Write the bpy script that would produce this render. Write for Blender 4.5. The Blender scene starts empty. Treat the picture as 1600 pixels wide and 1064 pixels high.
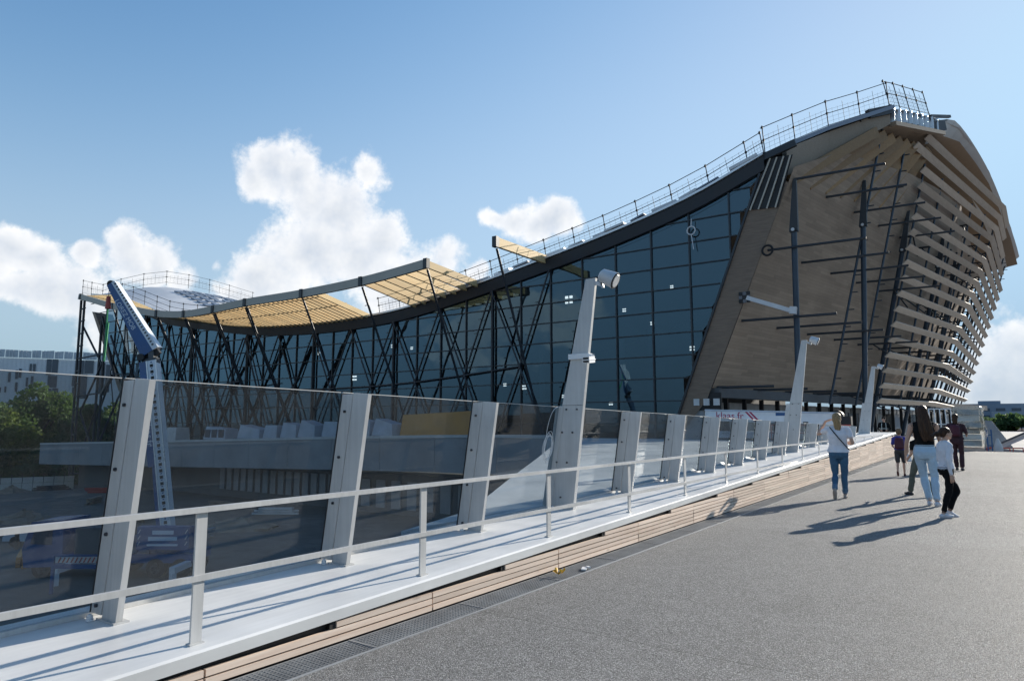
import bpy, bmesh, math, random
import numpy as np
from mathutils import Vector, Matrix
R = math.radians
random.seed(7)
SC = bpy.context.scene
COL = SC.collection

# ------------------------------------------------------------------ camera, sky, sun, exposure
SUN_AZ, SUN_EL = 14.8, 20.0          # degrees right of +Y (the bridge axis), above horizon
cam_d = bpy.data.cameras.new('camera')
cam_d.sensor_width = 36.0
cam_d.lens = 24.0
cam_d.clip_start = 0.05
cam_d.clip_end = 6000
cam = bpy.data.objects.new('camera', cam_d)
COL.objects.link(cam)
cam.location = (0, 0, 1.5)
cam.rotation_euler = (R(90 + 6.84), 0, R(35.126))
SC.camera = cam
SC.view_settings.view_transform = 'Standard'
SC.view_settings.look = 'None'
SC.view_settings.gamma = 1
SC.view_settings.exposure = 0.58
SC.render.film_transparent = False
SC.cycles.max_bounces = 7
SC.cycles.diffuse_bounces = 3
SC.cycles.glossy_bounces = 4
SC.cycles.transparent_max_bounces = 16
SC.cycles.caustics_reflective = False
SC.cycles.caustics_refractive = False

SUN_DIR = Vector((math.sin(R(SUN_AZ)) * math.cos(R(SUN_EL)), math.cos(R(SUN_AZ)) * math.cos(R(SUN_EL)), math.sin(R(SUN_EL))))
sun_d = bpy.data.lights.new('sun', 'SUN')
sun_d.energy = 5.0
sun_d.angle = R(0.5)
sun_d.color = (1.0, 0.92, 0.80)
sun = bpy.data.objects.new('sun', sun_d)
COL.objects.link(sun)
sun.rotation_euler = SUN_DIR.to_track_quat('Z', 'Y').to_euler()


class NT:
    """small helper to write node trees"""
    def __init__(s, tree):
        s.t = tree
        s.t.nodes.clear()

    def n(s, kind, **kw):
        nd = s.t.nodes.new(kind)
        for k, v in kw.items():
            if k == 'inp':
                for a, b in v.items():
                    s.set(nd.inputs[a], b)
            else:
                setattr(nd, k, v)
        return nd

    def set(s, sock, v):
        if isinstance(v, bpy.types.NodeSocket):
            s.t.links.new(v, sock)
        elif v is not None:
            if sock.type == 'RGBA' and not isinstance(v, (int, float)) and len(v) == 3:
                v = (*v, 1)
            sock.default_value = v

    def m(s, op, a, b=None, c=None, clamp=False):
        nd = s.n('ShaderNodeMath', operation=op, use_clamp=clamp)
        for i, v in enumerate((a, b, c)):
            if v is not None:
                s.set(nd.inputs[i], v)
        return nd.outputs[0]

    def vm(s, op, a, b=None, scale=None):
        nd = s.n('ShaderNodeVectorMath', operation=op)
        s.set(nd.inputs[0], a)
        if b is not None:
            s.set(nd.inputs[1], b)
        if scale is not None:
            s.set(nd.inputs[3], scale)
        return nd.outputs['Value'] if op in ('LENGTH', 'DOT_PRODUCT', 'DISTANCE') else nd.outputs[0]

    def noise(s, vec, scale, detail=4, rough=0.55, color=False, dist=0.0):
        nd = s.n('ShaderNodeTexNoise', inp={'Scale': scale, 'Detail': detail, 'Roughness': rough, 'Distortion': dist})
        if vec is not None:
            s.set(nd.inputs['Vector'], vec)
        return nd.outputs['Color'] if color else nd.outputs['Fac']

    def voronoi(s, vec, scale, out='Distance', feature='F1'):
        nd = s.n('ShaderNodeTexVoronoi', feature=feature, inp={'Scale': scale})
        if vec is not None:
            s.set(nd.inputs['Vector'], vec)
        return nd.outputs[out]

    def maprange(s, v, a, b, c=0.0, d=1.0, smooth=False):
        nd = s.n('ShaderNodeMapRange', interpolation_type='SMOOTHSTEP' if smooth else 'LINEAR')
        for i, q in enumerate((v, a, b, c, d)):
            s.set(nd.inputs[i], q)
        return nd.outputs[0]

    def mix(s, f, a, b, mode='MIX'):
        nd = s.n('ShaderNodeMix', data_type='RGBA', blend_type=mode)
        s.set(nd.inputs[0], f)
        s.set(nd.inputs[6], a)
        s.set(nd.inputs[7], b)
        return nd.outputs[2]

    def mapping(s, vec, scale=(1, 1, 1), rot=(0, 0, 0), loc=(0, 0, 0)):
        nd = s.n('ShaderNodeMapping')
        s.set(nd.inputs[0], vec)
        nd.inputs[1].default_value = loc
        nd.inputs[2].default_value = rot
        nd.inputs[3].default_value = scale
        return nd.outputs[0]

    def sep(s, vec):
        nd = s.n('ShaderNodeSeparateXYZ')
        s.set(nd.inputs[0], vec)
        return nd.outputs


# cumulus banks: direction on the sky (x, y, z) and angular radius
CLOUDS = [(-0.774, 0.533, 0.343, 0.0487), (-0.792, 0.515, 0.328, 0.03), (-0.758, 0.563, 0.329, 0.0469), (-0.749, 0.589, 0.303, 0.0515), (-0.732, 0.621, 0.28, 0.0562), (-0.694, 0.631, 0.347, 0.0337), (-0.698, 0.663, 0.271, 0.0422), (-0.723, 0.649, 0.239, 0.075), (-0.769, 0.597, 0.23, 0.0797), (-0.804, 0.562, 0.192, 0.0562), (-0.676, 0.705, 0.215, 0.0515), (-0.639, 0.731, 0.241, 0.0375), (-0.61, 0.762, 0.217, 0.0206), (-0.537, 0.795, 0.283, 0.0375), (-0.504, 0.816, 0.284, 0.0356), (-0.563, 0.776, 0.286, 0.0206), (-0.93, 0.305, 0.203, 0.0339), (-0.938, 0.288, 0.192, 0.0403), (-0.924, 0.329, 0.196, 0.0266), (-0.889, 0.406, 0.21, 0.0339), (-0.874, 0.439, 0.207, 0.0363), (-0.86, 0.473, 0.192, 0.0225), (-0.907, 0.37, 0.2, 0.0193), (-0.836, 0.504, 0.217, 0.015), (0.012, 0.999, 0.045, 0.0703), (0.038, 0.997, 0.074, 0.0656), (-0.008, 1.0, 0.031, 0.0469), (-0.694, 0.698, 0.174, 0.0562), (-0.625, 0.759, 0.185, 0.0375), (-0.827, 0.54, 0.156, 0.0562)]


def cloud_group():
    g = bpy.data.node_groups.new('cloud_field', 'ShaderNodeTree')
    g.interface.new_socket('Vector', in_out='INPUT', socket_type='NodeSocketVector')
    g.interface.new_socket('Field', in_out='OUTPUT', socket_type='NodeSocketFloat')
    g.interface.new_socket('Detail', in_out='OUTPUT', socket_type='NodeSocketFloat')
    k = NT(g)
    gi = k.n('NodeGroupInput')
    go = k.n('NodeGroupOutput')
    v = gi.outputs[0]
    w1 = k.vm('SUBTRACT', k.noise(v, 9, 1, 0.6, color=True), (0.5, 0.5, 0.5))
    vw = k.vm('ADD', v, k.vm('SCALE', w1, scale=0.075))
    f = None
    for (x, y, z, r) in CLOUDS:
        d = k.vm('DISTANCE', vw, (x, y, z))
        e = k.m('MULTIPLY_ADD', d, -0.93 / r, 1.0)
        f = e if f is None else k.m('SMOOTH_MAX', f, e, 0.35)
    # scattered low cumulus all round the horizon
    sx, sy, sz = k.sep(v)
    band = k.m('MULTIPLY', k.maprange(sz, 0.01, 0.10, smooth=True), k.maprange(sz, 0.34, 0.18, smooth=True))
    low = k.noise(k.mapping(v, (1, 1, 2.2), loc=(3.1, 0.7, 0.2)), 3.3, 2, 0.5)
    lowf = k.m('MULTIPLY', k.m('SUBTRACT', low, 0.60), 5.0)
    lowf = k.m('SUBTRACT', k.m('MULTIPLY', k.m('ADD', lowf, 1.0), band), 1.0)
    f = k.m('MAXIMUM', f, lowf)
    f = k.m('MAXIMUM', f, -1.0)
    n2 = k.noise(v, 26, 5, 0.64)
    f = k.m('ADD', f, k.m('MULTIPLY', k.m('SUBTRACT', n2, 0.5), 1.12))
    k.t.links.new(f, go.inputs[0])
    k.t.links.new(n2, go.inputs[1])
    return g


def make_world():
    w = bpy.data.worlds.new('World')
    SC.world = w
    w.use_nodes = True
    w.cycles.sampling_method = 'MANUAL'
    w.cycles.sample_map_resolution = 512
    k = NT(w.node_tree)
    sky = k.n('ShaderNodeTexSky', sky_type='NISHITA', sun_disc=False, sun_elevation=R(SUN_EL), sun_rotation=R(SUN_AZ),
              altitude=50, air_density=1.0, dust_density=0.15, ozone_density=3.0)
    d = k.vm('NORMALIZE', k.n('ShaderNodeTexCoord').outputs['Generated'])
    grp = cloud_group()
    def field(vec):
        nd = k.n('ShaderNodeGroup', node_tree=grp)
        k.set(nd.inputs[0], vec)
        return nd.outputs
    f0, n0 = field(d)
    n1 = k.noise(k.vm('ADD', d, (0.012, 0.008, 0.016)), 26, 3, 0.64)
    alpha = k.maprange(f0, 0.02, 0.44, smooth=True)
    lit = k.m('MULTIPLY_ADD', k.m('SUBTRACT', n0, n1), 1.0, k.maprange(f0, 0.2, 1.4, 0.80, 0.50), clamp=True)
    thick = k.maprange(f0, 0.3, 1.5, 1.0, 0.68)
    ccol = k.mix(lit, (3.6, 4.3, 5.4), (7.8, 7.7, 7.6))
    ccol = k.mix(1.0, ccol, k.n('ShaderNodeCombineColor', inp={0: thick, 1: k.m('MULTIPLY_ADD', thick, 0.88, 0.12), 2: k.m('MULTIPLY_ADD', thick, 0.75, 0.25)}).outputs[0], 'MULTIPLY')
    sx, sy, sz = k.sep(d)
    a2 = k.m('MULTIPLY', alpha, k.maprange(sz, -0.01, 0.16, 0.45, 0.93))
    # one tone curve for the whole sky: deepens the blue, keeps the side towards the sun from burning out
    sr, sg, sb = k.sep(sky.outputs[0])
    def tone(v, gain, power, cap):
        y = k.m('MULTIPLY', k.m('POWER', v, power), gain)
        q = k.m('DIVIDE', y, cap)
        return k.m('DIVIDE', y, k.m('SQRT', k.m('MULTIPLY_ADD', q, q, 1.0)))
    skyp = k.n('ShaderNodeCombineColor', inp={0: tone(sr, 1.70, 2.1, 3.7), 1: tone(sg, 1.26, 1.6, 5.6), 2: tone(sb, 1.18, 1.35, 7.6)}).outputs[0]
    # bright summer haze low in the sky, all the way round
    hz = k.m('MULTIPLY', k.m('POWER', k.m('SUBTRACT', 1.0, k.m('MAXIMUM', sz, 0.0), clamp=True), 6.0), 0.90)
    skyc = k.mix(hz, skyp, (2.05, 2.7, 3.3))
    col = k.mix(a2, skyc, ccol)
    bg = k.n('ShaderNodeBackground', inp={'Color': col, 'Strength': 0.098})
    out = k.n('ShaderNodeOutputWorld')
    k.t.links.new(bg.outputs[0], out.inputs[0])


make_world()

# ------------------------------------------------------------------ materials
MATS = {}


def mat(name, color=(0.5, 0.5, 0.5), rough=0.6, metal=0.0, spec=0.5, build=None):
    m = bpy.data.materials.new(name)
    m.use_nodes = True
    k = NT(m.node_tree)
    b = k.n('ShaderNodeBsdfPrincipled', inp={'Base Color': color, 'Roughness': rough, 'Metallic': metal, 'Specular IOR Level': spec})
    o = k.n('ShaderNodeOutputMaterial')
    k.t.links.new(b.outputs[0], o.inputs[0])
    if build:
        build(k, b, o)
    MATS[name] = m
    return m


def P(k):
    return k.n('ShaderNodeNewGeometry').outputs['Position']


def OC(k):
    return k.n('ShaderNodeTexCoord').outputs['Object']


def bump(k, b, h, strength=0.3, dist=0.01):
    nd = k.n('ShaderNodeBump', inp={'Height': h, 'Strength': strength, 'Distance': dist})
    k.set(b.inputs['Normal'], nd.outputs[0])


def grime(color, amount=0.25, scale=1.2, rough=0.5, fine=30, metal=0.0, bumps=0.0, spec=0.5):
    def f(k, b, o):
        p = P(k)
        n1 = k.noise(p, scale, 5, 0.6)
        n2 = k.noise(p, fine, 3, 0.5)
        v = k.m('ADD', k.m('MULTIPLY', n1, 0.7), k.m('MULTIPLY', n2, 0.3))
        fac = k.maprange(v, 0.35, 0.65, 1 - amount, 1 + amount * 0.6)
        c = k.vm('SCALE', color, scale=fac)
        k.set(b.inputs['Base Color'], c)
        k.set(b.inputs['Roughness'], k.maprange(n1, 0.3, 0.7, max(rough - 0.12, 0.05), min(rough + 0.12, 1)))
        k.set(b.inputs['Specular IOR Level'], spec)
        if bumps:
            bump(k, b, n2, bumps, 0.01)
    return f


def simple(name, color, rough=0.5, amount=0.2, scale=1.2, metal=0.0, bumps=0.0, fine=30, spec=0.5):
    return mat(name, color, rough, metal, build=grime(color, amount, scale, rough, fine, metal, bumps, spec))


def b_pave(k, b, o):
    p = P(k)
    cell = k.voronoi(p, 165, 'Color')
    r, g, bb = k.sep(cell)
    big = k.noise(p, 0.35, 4, 0.6)
    mid = k.noise(p, 4.0, 5, 0.65)
    fac = k.m('ADD', k.maprange(r, 0, 1, 0.45, 1.45), k.m('MULTIPLY', k.m('SUBTRACT', mid, 0.5), 0.45))
    fac = k.m('ADD', fac, k.m('MULTIPLY', k.m('SUBTRACT', big, 0.5), 0.45))
    pale = k.m('GREATER_THAN', g, 0.82)
    fac = k.m('ADD', fac, k.m('MULTIPLY', pale, 1.3))
    st = k.maprange(k.noise(k.mapping(p, (1.4, 0.10, 1)), 1.0, 3, 0.5), 0.55, 0.75, 1.0, 0.90)
    spots = k.maprange(k.voronoi(k.vm('ADD', p, k.vm('SCALE', k.noise(p, 3, 3, 0.5, color=True), scale=0.6)), 0.55), 0.02, 0.10, 0.86, 1.0)
    px_, py_, pz_ = k.sep(p)
    wob = k.m('MULTIPLY', k.m('SUBTRACT', k.noise(p, 1.3, 2, 0.5), 0.5), 0.03)
    jt = k.m('FRACT', k.m('MULTIPLY', k.m('ADD', k.m('ADD', py_, wob), 1.1), 1 / 5.6))
    joint = k.m('SUBTRACT', 1.0, k.m('MULTIPLY', k.m('LESS_THAN', jt, 0.0022), 0.40))
    slabt = k.n('ShaderNodeTexWhiteNoise', noise_dimensions='1D')
    k.set(slabt.inputs['W'], k.m('FLOOR', k.m('MULTIPLY', k.m('ADD', py_, 1.1), 1 / 5.6)))
    fac = k.m('MULTIPLY', fac, k.maprange(slabt.outputs['Value'], 0, 1, 0.94, 1.05))
    gum = k.maprange(k.voronoi(p, 2.3), 0.014, 0.020, 0.62, 1.0)
    drip = k.maprange(k.noise(k.mapping(p, (0.9, 0.35, 1), loc=(7, 3, 0)), 1.0, 6, 0.7), 0.60, 0.72, 1.0, 0.80)
    fac = k.m('MULTIPLY', k.m('MULTIPLY', fac, k.m('MULTIPLY', joint, gum)), drip)
    fac = k.m('MULTIPLY', k.m('MULTIPLY', fac, st), spots)
    k.set(b.inputs['Base Color'], k.vm('SCALE', (0.206, 0.203, 0.197), scale=fac))
    k.set(b.inputs['Roughness'], k.maprange(bb, 0, 1, 0.55, 0.9))
    k.set(b.inputs['Specular IOR Level'], 0.25)
    dist = k.voronoi(p, 165, 'Distance')
    h = k.m('ADD', k.m('MULTIPLY', dist, -1.0), k.m('MULTIPLY', r, 0.7))
    bump(k, b, h, 0.9, 0.010)


mat('pavement', build=b_pave)


def b_white(k, b, o):
    p = P(k)
    n1 = k.noise(p, 1.7, 5, 0.6)
    n2 = k.noise(k.mapping(p, (18, 1.2, 8)), 1.0, 4, 0.6)
    v = k.m('ADD', k.m('MULTIPLY', n1, 0.5), k.m('MULTIPLY', n2, 0.5))
    fac = k.maprange(v, 0.35, 0.68, 0.86, 1.03)
    k.set(b.inputs['Base Color'], k.vm('SCALE', (0.78, 0.78, 0.765), scale=fac))
    k.set(b.inputs['Roughness'], k.maprange(n1, 0.3, 0.7, 0.3, 0.5))
    bump(k, b, k.noise(p, 2.2, 3, 0.5), 0.08, 0.02)


mat('white_steel', build=b_white)
def b_post(k, b, o):
    # painted steel: faint vertical runs, scuffs and orange peel
    p = P(k)
    run = k.noise(k.mapping(p, (30, 30, 1.1)), 1.0, 4, 0.6)
    big = k.noise(p, 2.2, 4, 0.6)
    sc = k.maprange(k.noise(p, 38, 4, 0.7), 0.66, 0.74, 1.0, 0.72)
    fac = k.m('MULTIPLY', k.maprange(k.m('ADD', k.m('MULTIPLY', run, 0.5), k.m('MULTIPLY', big, 0.5)), 0.36, 0.64, 0.84, 1.05), sc)
    k.set(b.inputs['Base Color'], k.vm('SCALE', (0.51, 0.51, 0.50), scale=fac))
    k.set(b.inputs['Roughness'], k.maprange(big, 0.3, 0.7, 0.3, 0.55))
    bump(k, b, k.noise(p, 60, 3, 0.6), 0.06, 0.004)


mat('white_post', build=b_post)
simple('fascia_white', (0.56, 0.565, 0.56), 0.45, 0.15, 1.5)


def woodm(name, c1, c2, axis=1, rough=0.65, board=None, per_object=True, sc=1.0):
    """timber: grain along one axis, tint changes per object"""
    def f(k, b, o):
        p = P(k)
        s = [14 * sc, 14 * sc, 14 * sc]
        s[axis] = 0.8 * sc
        g = k.noise(k.mapping(p, tuple(s)), 1.0, 6, 0.65, dist=0.8)
        kn = k.voronoi(k.mapping(p, tuple([2.2 if i == axis else 9 for i in range(3)])), 1.0)
        c = k.mix(k.maprange(g, 0.3, 0.7), c1, c2)
        c = k.mix(k.maprange(kn, 0.03, 0.14, 0.55, 0.0), c, tuple(q * 0.35 for q in c1))
        if per_object:
            rnd = k.n('ShaderNodeObjectInfo').outputs['Random']
            c = k.vm('SCALE', c, scale=k.maprange(rnd, 0, 1, 0.80, 1.14))
        k.set(b.inputs['Base Color'], c)
        bump(k, b, g, 0.15, 0.004)
    return mat(name, c1, rough, build=f)


woodm('timber_board', (0.60, 0.45, 0.35), (0.80, 0.67, 0.56))
woodm('canopy_timber', (0.80, 0.54, 0.24), (0.90, 0.68, 0.36), sc=0.4)
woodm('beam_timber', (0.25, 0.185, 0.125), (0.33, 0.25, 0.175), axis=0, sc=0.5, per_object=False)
woodm('glulam', (0.26, 0.15, 0.06), (0.34, 0.20, 0.085), axis=0, sc=0.4)
woodm('louvre_timber', (0.52, 0.44, 0.36), (0.64, 0.56, 0.47), sc=0.35)


def b_wall(k, b, o):
    # narrow lapped boards running along the wall, butt joints staggered
    p = P(k)
    x, y, z = k.sep(p)
    row = k.m('MULTIPLY', z, 4.3)
    ri = k.m('FLOOR', row)
    rf = k.m('FRACT', row)
    seg = k.m('ADD', k.m('MULTIPLY', y, 0.36), k.m('MULTIPLY', k.m('SINE', k.m('MULTIPLY', ri, 12.9898)), 43.7))
    si = k.m('FLOOR', seg)
    rn = k.n('ShaderNodeTexWhiteNoise', noise_dimensions='2D')
    k.set(rn.inputs['Vector'], k.n('ShaderNodeCombineXYZ', inp={0: ri, 1: si}).outputs[0])
    tint = k.maprange(rn.outputs['Value'], 0, 1, 0.86, 1.12)
    big = k.maprange(k.noise(p, 0.22, 4, 0.6), 0.3, 0.7, 0.86, 1.10)
    grain = k.maprange(k.noise(k.mapping(p, (3, 0.5, 22)), 1.0, 4, 0.6), 0.3, 0.7, 0.93, 1.05)
    gap = k.m('LESS_THAN', rf, 0.10)
    gap2 = k.m('LESS_THAN', k.m('FRACT', seg), 0.012)
    gp = k.m('MAXIMUM', gap, gap2)
    fac = k.m('MULTIPLY', k.m('MULTIPLY', tint, big), grain)
    fac = k.m('MULTIPLY', fac, k.maprange(gp, 0, 1, 1.0, 0.80))
    k.set(b.inputs['Base Color'], k.vm('SCALE', (0.33, 0.250, 0.182), scale=fac))
    bump(k, b, rf, 0.4, 0.02)


mat('wall_boards', rough=0.75, build=b_wall)
mat('shaded_reveal_boards', rough=0.75, build=lambda k, b, o: (b_wall(k, b, o), k.set(b.inputs['Base Color'], k.vm('SCALE', (0.20, 0.145, 0.105), scale=k.maprange(k.noise(k.mapping(P(k), (1, 1, 9)), 0.9, 4, 0.6), 0.3, 0.7, 0.8, 1.15)))))  # wall boards recoloured darker: the reveal's shade is put into the colour
simple('dark_steel', (0.018, 0.024, 0.032), 0.45, 0.3, 2.0)
simple('strut_blue', (0.030, 0.055, 0.085), 0.4, 0.3, 1.0)
simple('fascia_dark', (0.020, 0.026, 0.034), 0.5, 0.25, 0.5)
simple('mullion', (0.010, 0.016, 0.024), 0.4, 0.2, 1.0)
simple('roof_membrane', (0.60, 0.61, 0.62), 0.55, 0.15, 0.3)
simple('roof_panel', (0.20, 0.24, 0.30), 0.4, 0.2, 0.4)
simple('eave_fascia', (0.46, 0.41, 0.34), 0.6, 0.15, 0.5)
simple('edge_fascia', (0.60, 0.60, 0.59), 0.55, 0.10, 0.15)
simple('zinc', (0.62, 0.64, 0.66), 0.35, 0.25, 1.0, metal=0.6)
simple('scaffold', (0.045, 0.05, 0.055), 0.7, 0.3, 2.0, spec=0.2)
simple('concrete', (0.30, 0.31, 0.32), 0.85, 0.25, 0.35, bumps=0.2, fine=8)
simple('concrete_dark', (0.11, 0.115, 0.12), 0.85, 0.3, 0.5)
simple('terrace', (0.62, 0.62, 0.61), 0.6, 0.18, 0.5)
simple('black', (0.008, 0.008, 0.009), 0.6, 0.2, 1.0)
simple('rubber', (0.012, 0.012, 0.013), 0.55, 0.2, 3.0)
simple('grating', (0.24, 0.25, 0.26), 0.45, 0.3, 3.0)
simple('bolt_steel', (0.10, 0.10, 0.11), 0.3, 0.2, 9.0, metal=0.8)
simple('lamp_body', (0.55, 0.56, 0.57), 0.35, 0.1, 3.0)
simple('white_plastic', (0.72, 0.73, 0.74), 0.4, 0.1, 2.0)
simple('shrink_wrap', (0.46, 0.46, 0.41), 0.22, 0.35, 2.5, bumps=0.5, fine=6)
simple('off_white', (0.58, 0.58, 0.57), 0.6, 0.2, 1.5)
simple('crate_cover', (0.46, 0.50, 0.56), 0.6, 0.2, 0.8)
simple('orange_board', (0.58, 0.26, 0.05), 0.6, 0.2, 0.6)
simple('crane_blue', (0.012, 0.085, 0.24), 0.3, 0.15, 0.6)
simple('crane_white', (0.62, 0.67, 0.72), 0.35, 0.15, 0.8)
simple('red_paint', (0.40, 0.045, 0.03), 0.45, 0.25, 2.0)
simple('green_strap', (0.02, 0.26, 0.09), 0.6, 0.2, 2.0)
simple('yellow_petal', (0.75, 0.42, 0.02), 0.6, 0.3, 20.0)
simple('car_paint', (0.52, 0.58, 0.64), 0.2, 0.08, 1.0)
simple('lettering_pale', (0.60, 0.66, 0.74), 0.5, 0.05, 3.0)
simple('lettering_red', (0.40, 0.03, 0.09), 0.5, 0.05, 3.0)
simple('fence_sheet', (0.62, 0.60, 0.55), 0.55, 0.2, 0.4)
simple('rubble', (0.26, 0.20, 0.15), 0.9, 0.45, 0.8, bumps=0.4)
simple('bark', (0.07, 0.055, 0.04), 0.9, 0.3, 3.0)
simple('far_wall', (0.20, 0.25, 0.31), 0.8, 0.15, 0.05)  # distance haze put into the blue-grey colour
simple('far_wall_pale', (0.30, 0.34, 0.38), 0.8, 0.1, 0.05)  # paler block, likewise with haze in its colour
simple('metal_clad', (0.60, 0.65, 0.68), 0.5, 0.10, 0.12, fine=2)  # slight distance haze worked into the cladding colour
simple('metal_clad_top', (0.46, 0.53, 0.58), 0.5, 0.2, 0.3, fine=2)
simple('window_dark', (0.045, 0.07, 0.10), 0.15, 0.2, 0.3)
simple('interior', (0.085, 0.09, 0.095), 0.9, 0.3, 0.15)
simple('interior_steel', (0.22, 0.23, 0.24), 0.7, 0.2, 0.3)
simple('wire_white', (0.70, 0.70, 0.70), 0.5, 0.1, 3.0)


def b_site(k, b, o):
    p = P(k)
    n1 = k.noise(p, 0.07, 6, 0.65)
    n2 = k.noise(p, 0.9, 6, 0.7)
    c = k.mix(k.maprange(n1, 0.4, 0.6), (0.10, 0.095, 0.085), (0.16, 0.152, 0.14))
    c = k.mix(k.maprange(n2, 0.45, 0.62, 0.0, 0.7), c, (0.09, 0.08, 0.07))
    k.set(b.inputs['Base Color'], c)
    bump(k, b, n2, 0.6, 0.15)


mat('site_ground', rough=0.95, build=b_site)
simple('yard_ground', (0.16, 0.14, 0.135), 0.95, 0.35, 0.15, bumps=0.4, spec=0.0)
simple('yard_scrap', (0.24, 0.21, 0.20), 0.9, 0.4, 0.5, spec=0.05)


def b_leaf(c1, c2):
    def f(k, b, o):
        p = P(k)
        n = k.noise(p, 0.9, 3, 0.6)
        w = k.n('ShaderNodeTexWhiteNoise', noise_dimensions='3D')
        k.set(w.inputs['Vector'], k.vm('FLOOR', k.vm('SCALE', p, scale=3.0)))
        v = k.m('ADD', k.m('MULTIPLY', n, 0.7), k.m('MULTIPLY', w.outputs['Value'], 0.3))
        k.set(b.inputs['Base Color'], k.mix(k.maprange(v, 0.3, 0.7), c1, c2))
        tr = k.n('ShaderNodeBsdfTranslucent', inp={'Color': tuple(q * 1.3 for q in c2)})
        ms = k.n('ShaderNodeMixShader', inp={0: 0.40})
        k.t.links.new(b.outputs[0], ms.inputs[1])
        k.t.links.new(tr.outputs[0], ms.inputs[2])
        k.t.links.new(ms.outputs[0], o.inputs[0])
    return f


mat('leaf_a', rough=0.6, build=b_leaf((0.040, 0.085, 0.022), (0.12, 0.19, 0.045)))
mat('leaf_b', rough=0.6, build=b_leaf((0.070, 0.115, 0.026), (0.20, 0.25, 0.055)))
mat('leaf_c', rough=0.6, build=b_leaf((0.030, 0.070, 0.026), (0.085, 0.14, 0.045)))


def glassmat(name, tint, refl, rough, gcol=(1, 1, 1), graze=0.85, expo=5.0, haze=0.0, hazecol=(0.5, 0.5, 0.5), ior=1.5, wav=0.0, tintvar=None):
    m = bpy.data.materials.new(name)
    m.use_nodes = True
    k = NT(m.node_tree)
    o = k.n('ShaderNodeOutputMaterial')
    tr = k.n('ShaderNodeBsdfTransparent', inp={'Color': tint})
    gl = k.n('ShaderNodeBsdfGlossy', inp={'Color': gcol, 'Roughness': rough})
    fc = k.n('ShaderNodeLayerWeight', inp={'Blend': 0.5}).outputs['Facing']
    fac = k.m('ADD', k.m('MULTIPLY', k.m('POWER', fc, expo), graze), refl + 0.02, clamp=True)
    if wav:
        p = P(k)
        rnd = k.n('ShaderNodeObjectInfo').outputs['Random']
        off = k.n('ShaderNodeCombineXYZ', inp={0: k.m('MULTIPLY', rnd, 37.0), 1: k.m('MULTIPLY', rnd, 91.0), 2: 0.0}).outputs[0]
        bp = k.n('ShaderNodeBump', inp={'Height': k.noise(k.vm('ADD', p, off), 0.28, 2, 0.5), 'Strength': wav, 'Distance': 0.25})
        k.set(gl.inputs['Normal'], bp.outputs[0])
    ms = k.n('ShaderNodeMixShader')
    k.set(ms.inputs[0], fac)
    k.t.links.new(tr.outputs[0], ms.inputs[1])
    k.t.links.new(gl.outputs[0], ms.inputs[2])
    last = ms
    if haze:
        df = k.n('ShaderNodeBsdfDiffuse', inp={'Color': hazecol})
        m2 = k.n('ShaderNodeMixShader')
        p = P(k)
        k.set(m2.inputs[0], k.maprange(k.noise(p, 2.5, 5, 0.65), 0.3, 0.75, haze * 0.4, haze * 1.5))
        k.t.links.new(ms.outputs[0], m2.inputs[1])
        k.t.links.new(df.outputs[0], m2.inputs[2])
        last = m2
    k.t.links.new(last.outputs[0], o.inputs[0])
    MATS[name] = m
    return m


glassmat('barrier_glass', (0.71, 0.75, 0.77), 0.010, 0.0, haze=0.02, hazecol=(0.5, 0.52, 0.53), ior=1.45)
glassmat('film', (0.93, 0.93, 0.91), 0.04, 0.12, haze=0.20, hazecol=(0.55, 0.55, 0.48), wav=0.6)
glassmat('facade_glass', (0.20, 0.25, 0.28), 0.085, 0.01, gcol=(0.42, 0.70, 0.90), graze=0.58, expo=2.2, haze=0.02, hazecol=(0.3, 0.33, 0.35), wav=0.12)


def emis(name, c, s):
    m = bpy.data.materials.new(name)
    m.use_nodes = True
    k = NT(m.node_tree)
    e = k.n('ShaderNodeEmission', inp={'Color': c, 'Strength': s})
    o = k.n('ShaderNodeOutputMaterial')
    k.t.links.new(e.outputs[0], o.inputs[0])
    MATS[name] = m


emis('lit_lamp', (1.0, 0.97, 0.92), 2.6)
# people
simple('skin', (0.50, 0.30, 0.21), 0.55, 0.08, 6.0)
simple('tee_white', (0.66, 0.66, 0.70), 0.85, 0.08, 7.0, bumps=0.3, fine=14)
simple('jeans_blue', (0.045, 0.115, 0.20), 0.85, 0.22, 7.0, bumps=0.2, fine=25)
simple('jeans_pale', (0.42, 0.55, 0.66), 0.85, 0.12, 6.0, bumps=0.2, fine=22)
simple('cloth_black', (0.008, 0.008, 0.009), 0.9, 0.2, 6.0, bumps=0.2, fine=20, spec=0.15)
simple('cloth_burgundy', (0.045, 0.016, 0.022), 0.85, 0.2, 6.0, bumps=0.2, fine=20)
simple('cloth_green_grey', (0.10, 0.11, 0.09), 0.85, 0.2, 6.0)
simple('cloth_blue', (0.05, 0.05, 0.30), 0.85, 0.2, 6.0)
simple('pack_maroon', (0.07, 0.010, 0.022), 0.7, 0.2, 6.0)
simple('shoe_tan', (0.34, 0.29, 0.25), 0.6, 0.15, 9.0)
simple('shoe_white', (0.62, 0.60, 0.62), 0.6, 0.12, 9.0)
simple('shoe_dark', (0.03, 0.03, 0.035), 0.6, 0.2, 9.0)
simple('shoe_brown', (0.10, 0.025, 0.02), 0.6, 0.2, 9.0)
simple('denim_cuff', (0.20, 0.29, 0.38), 0.85, 0.2, 9.0)
simple('hivis', (0.55, 0.56, 0.52), 0.7, 0.1, 9.0)


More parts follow.
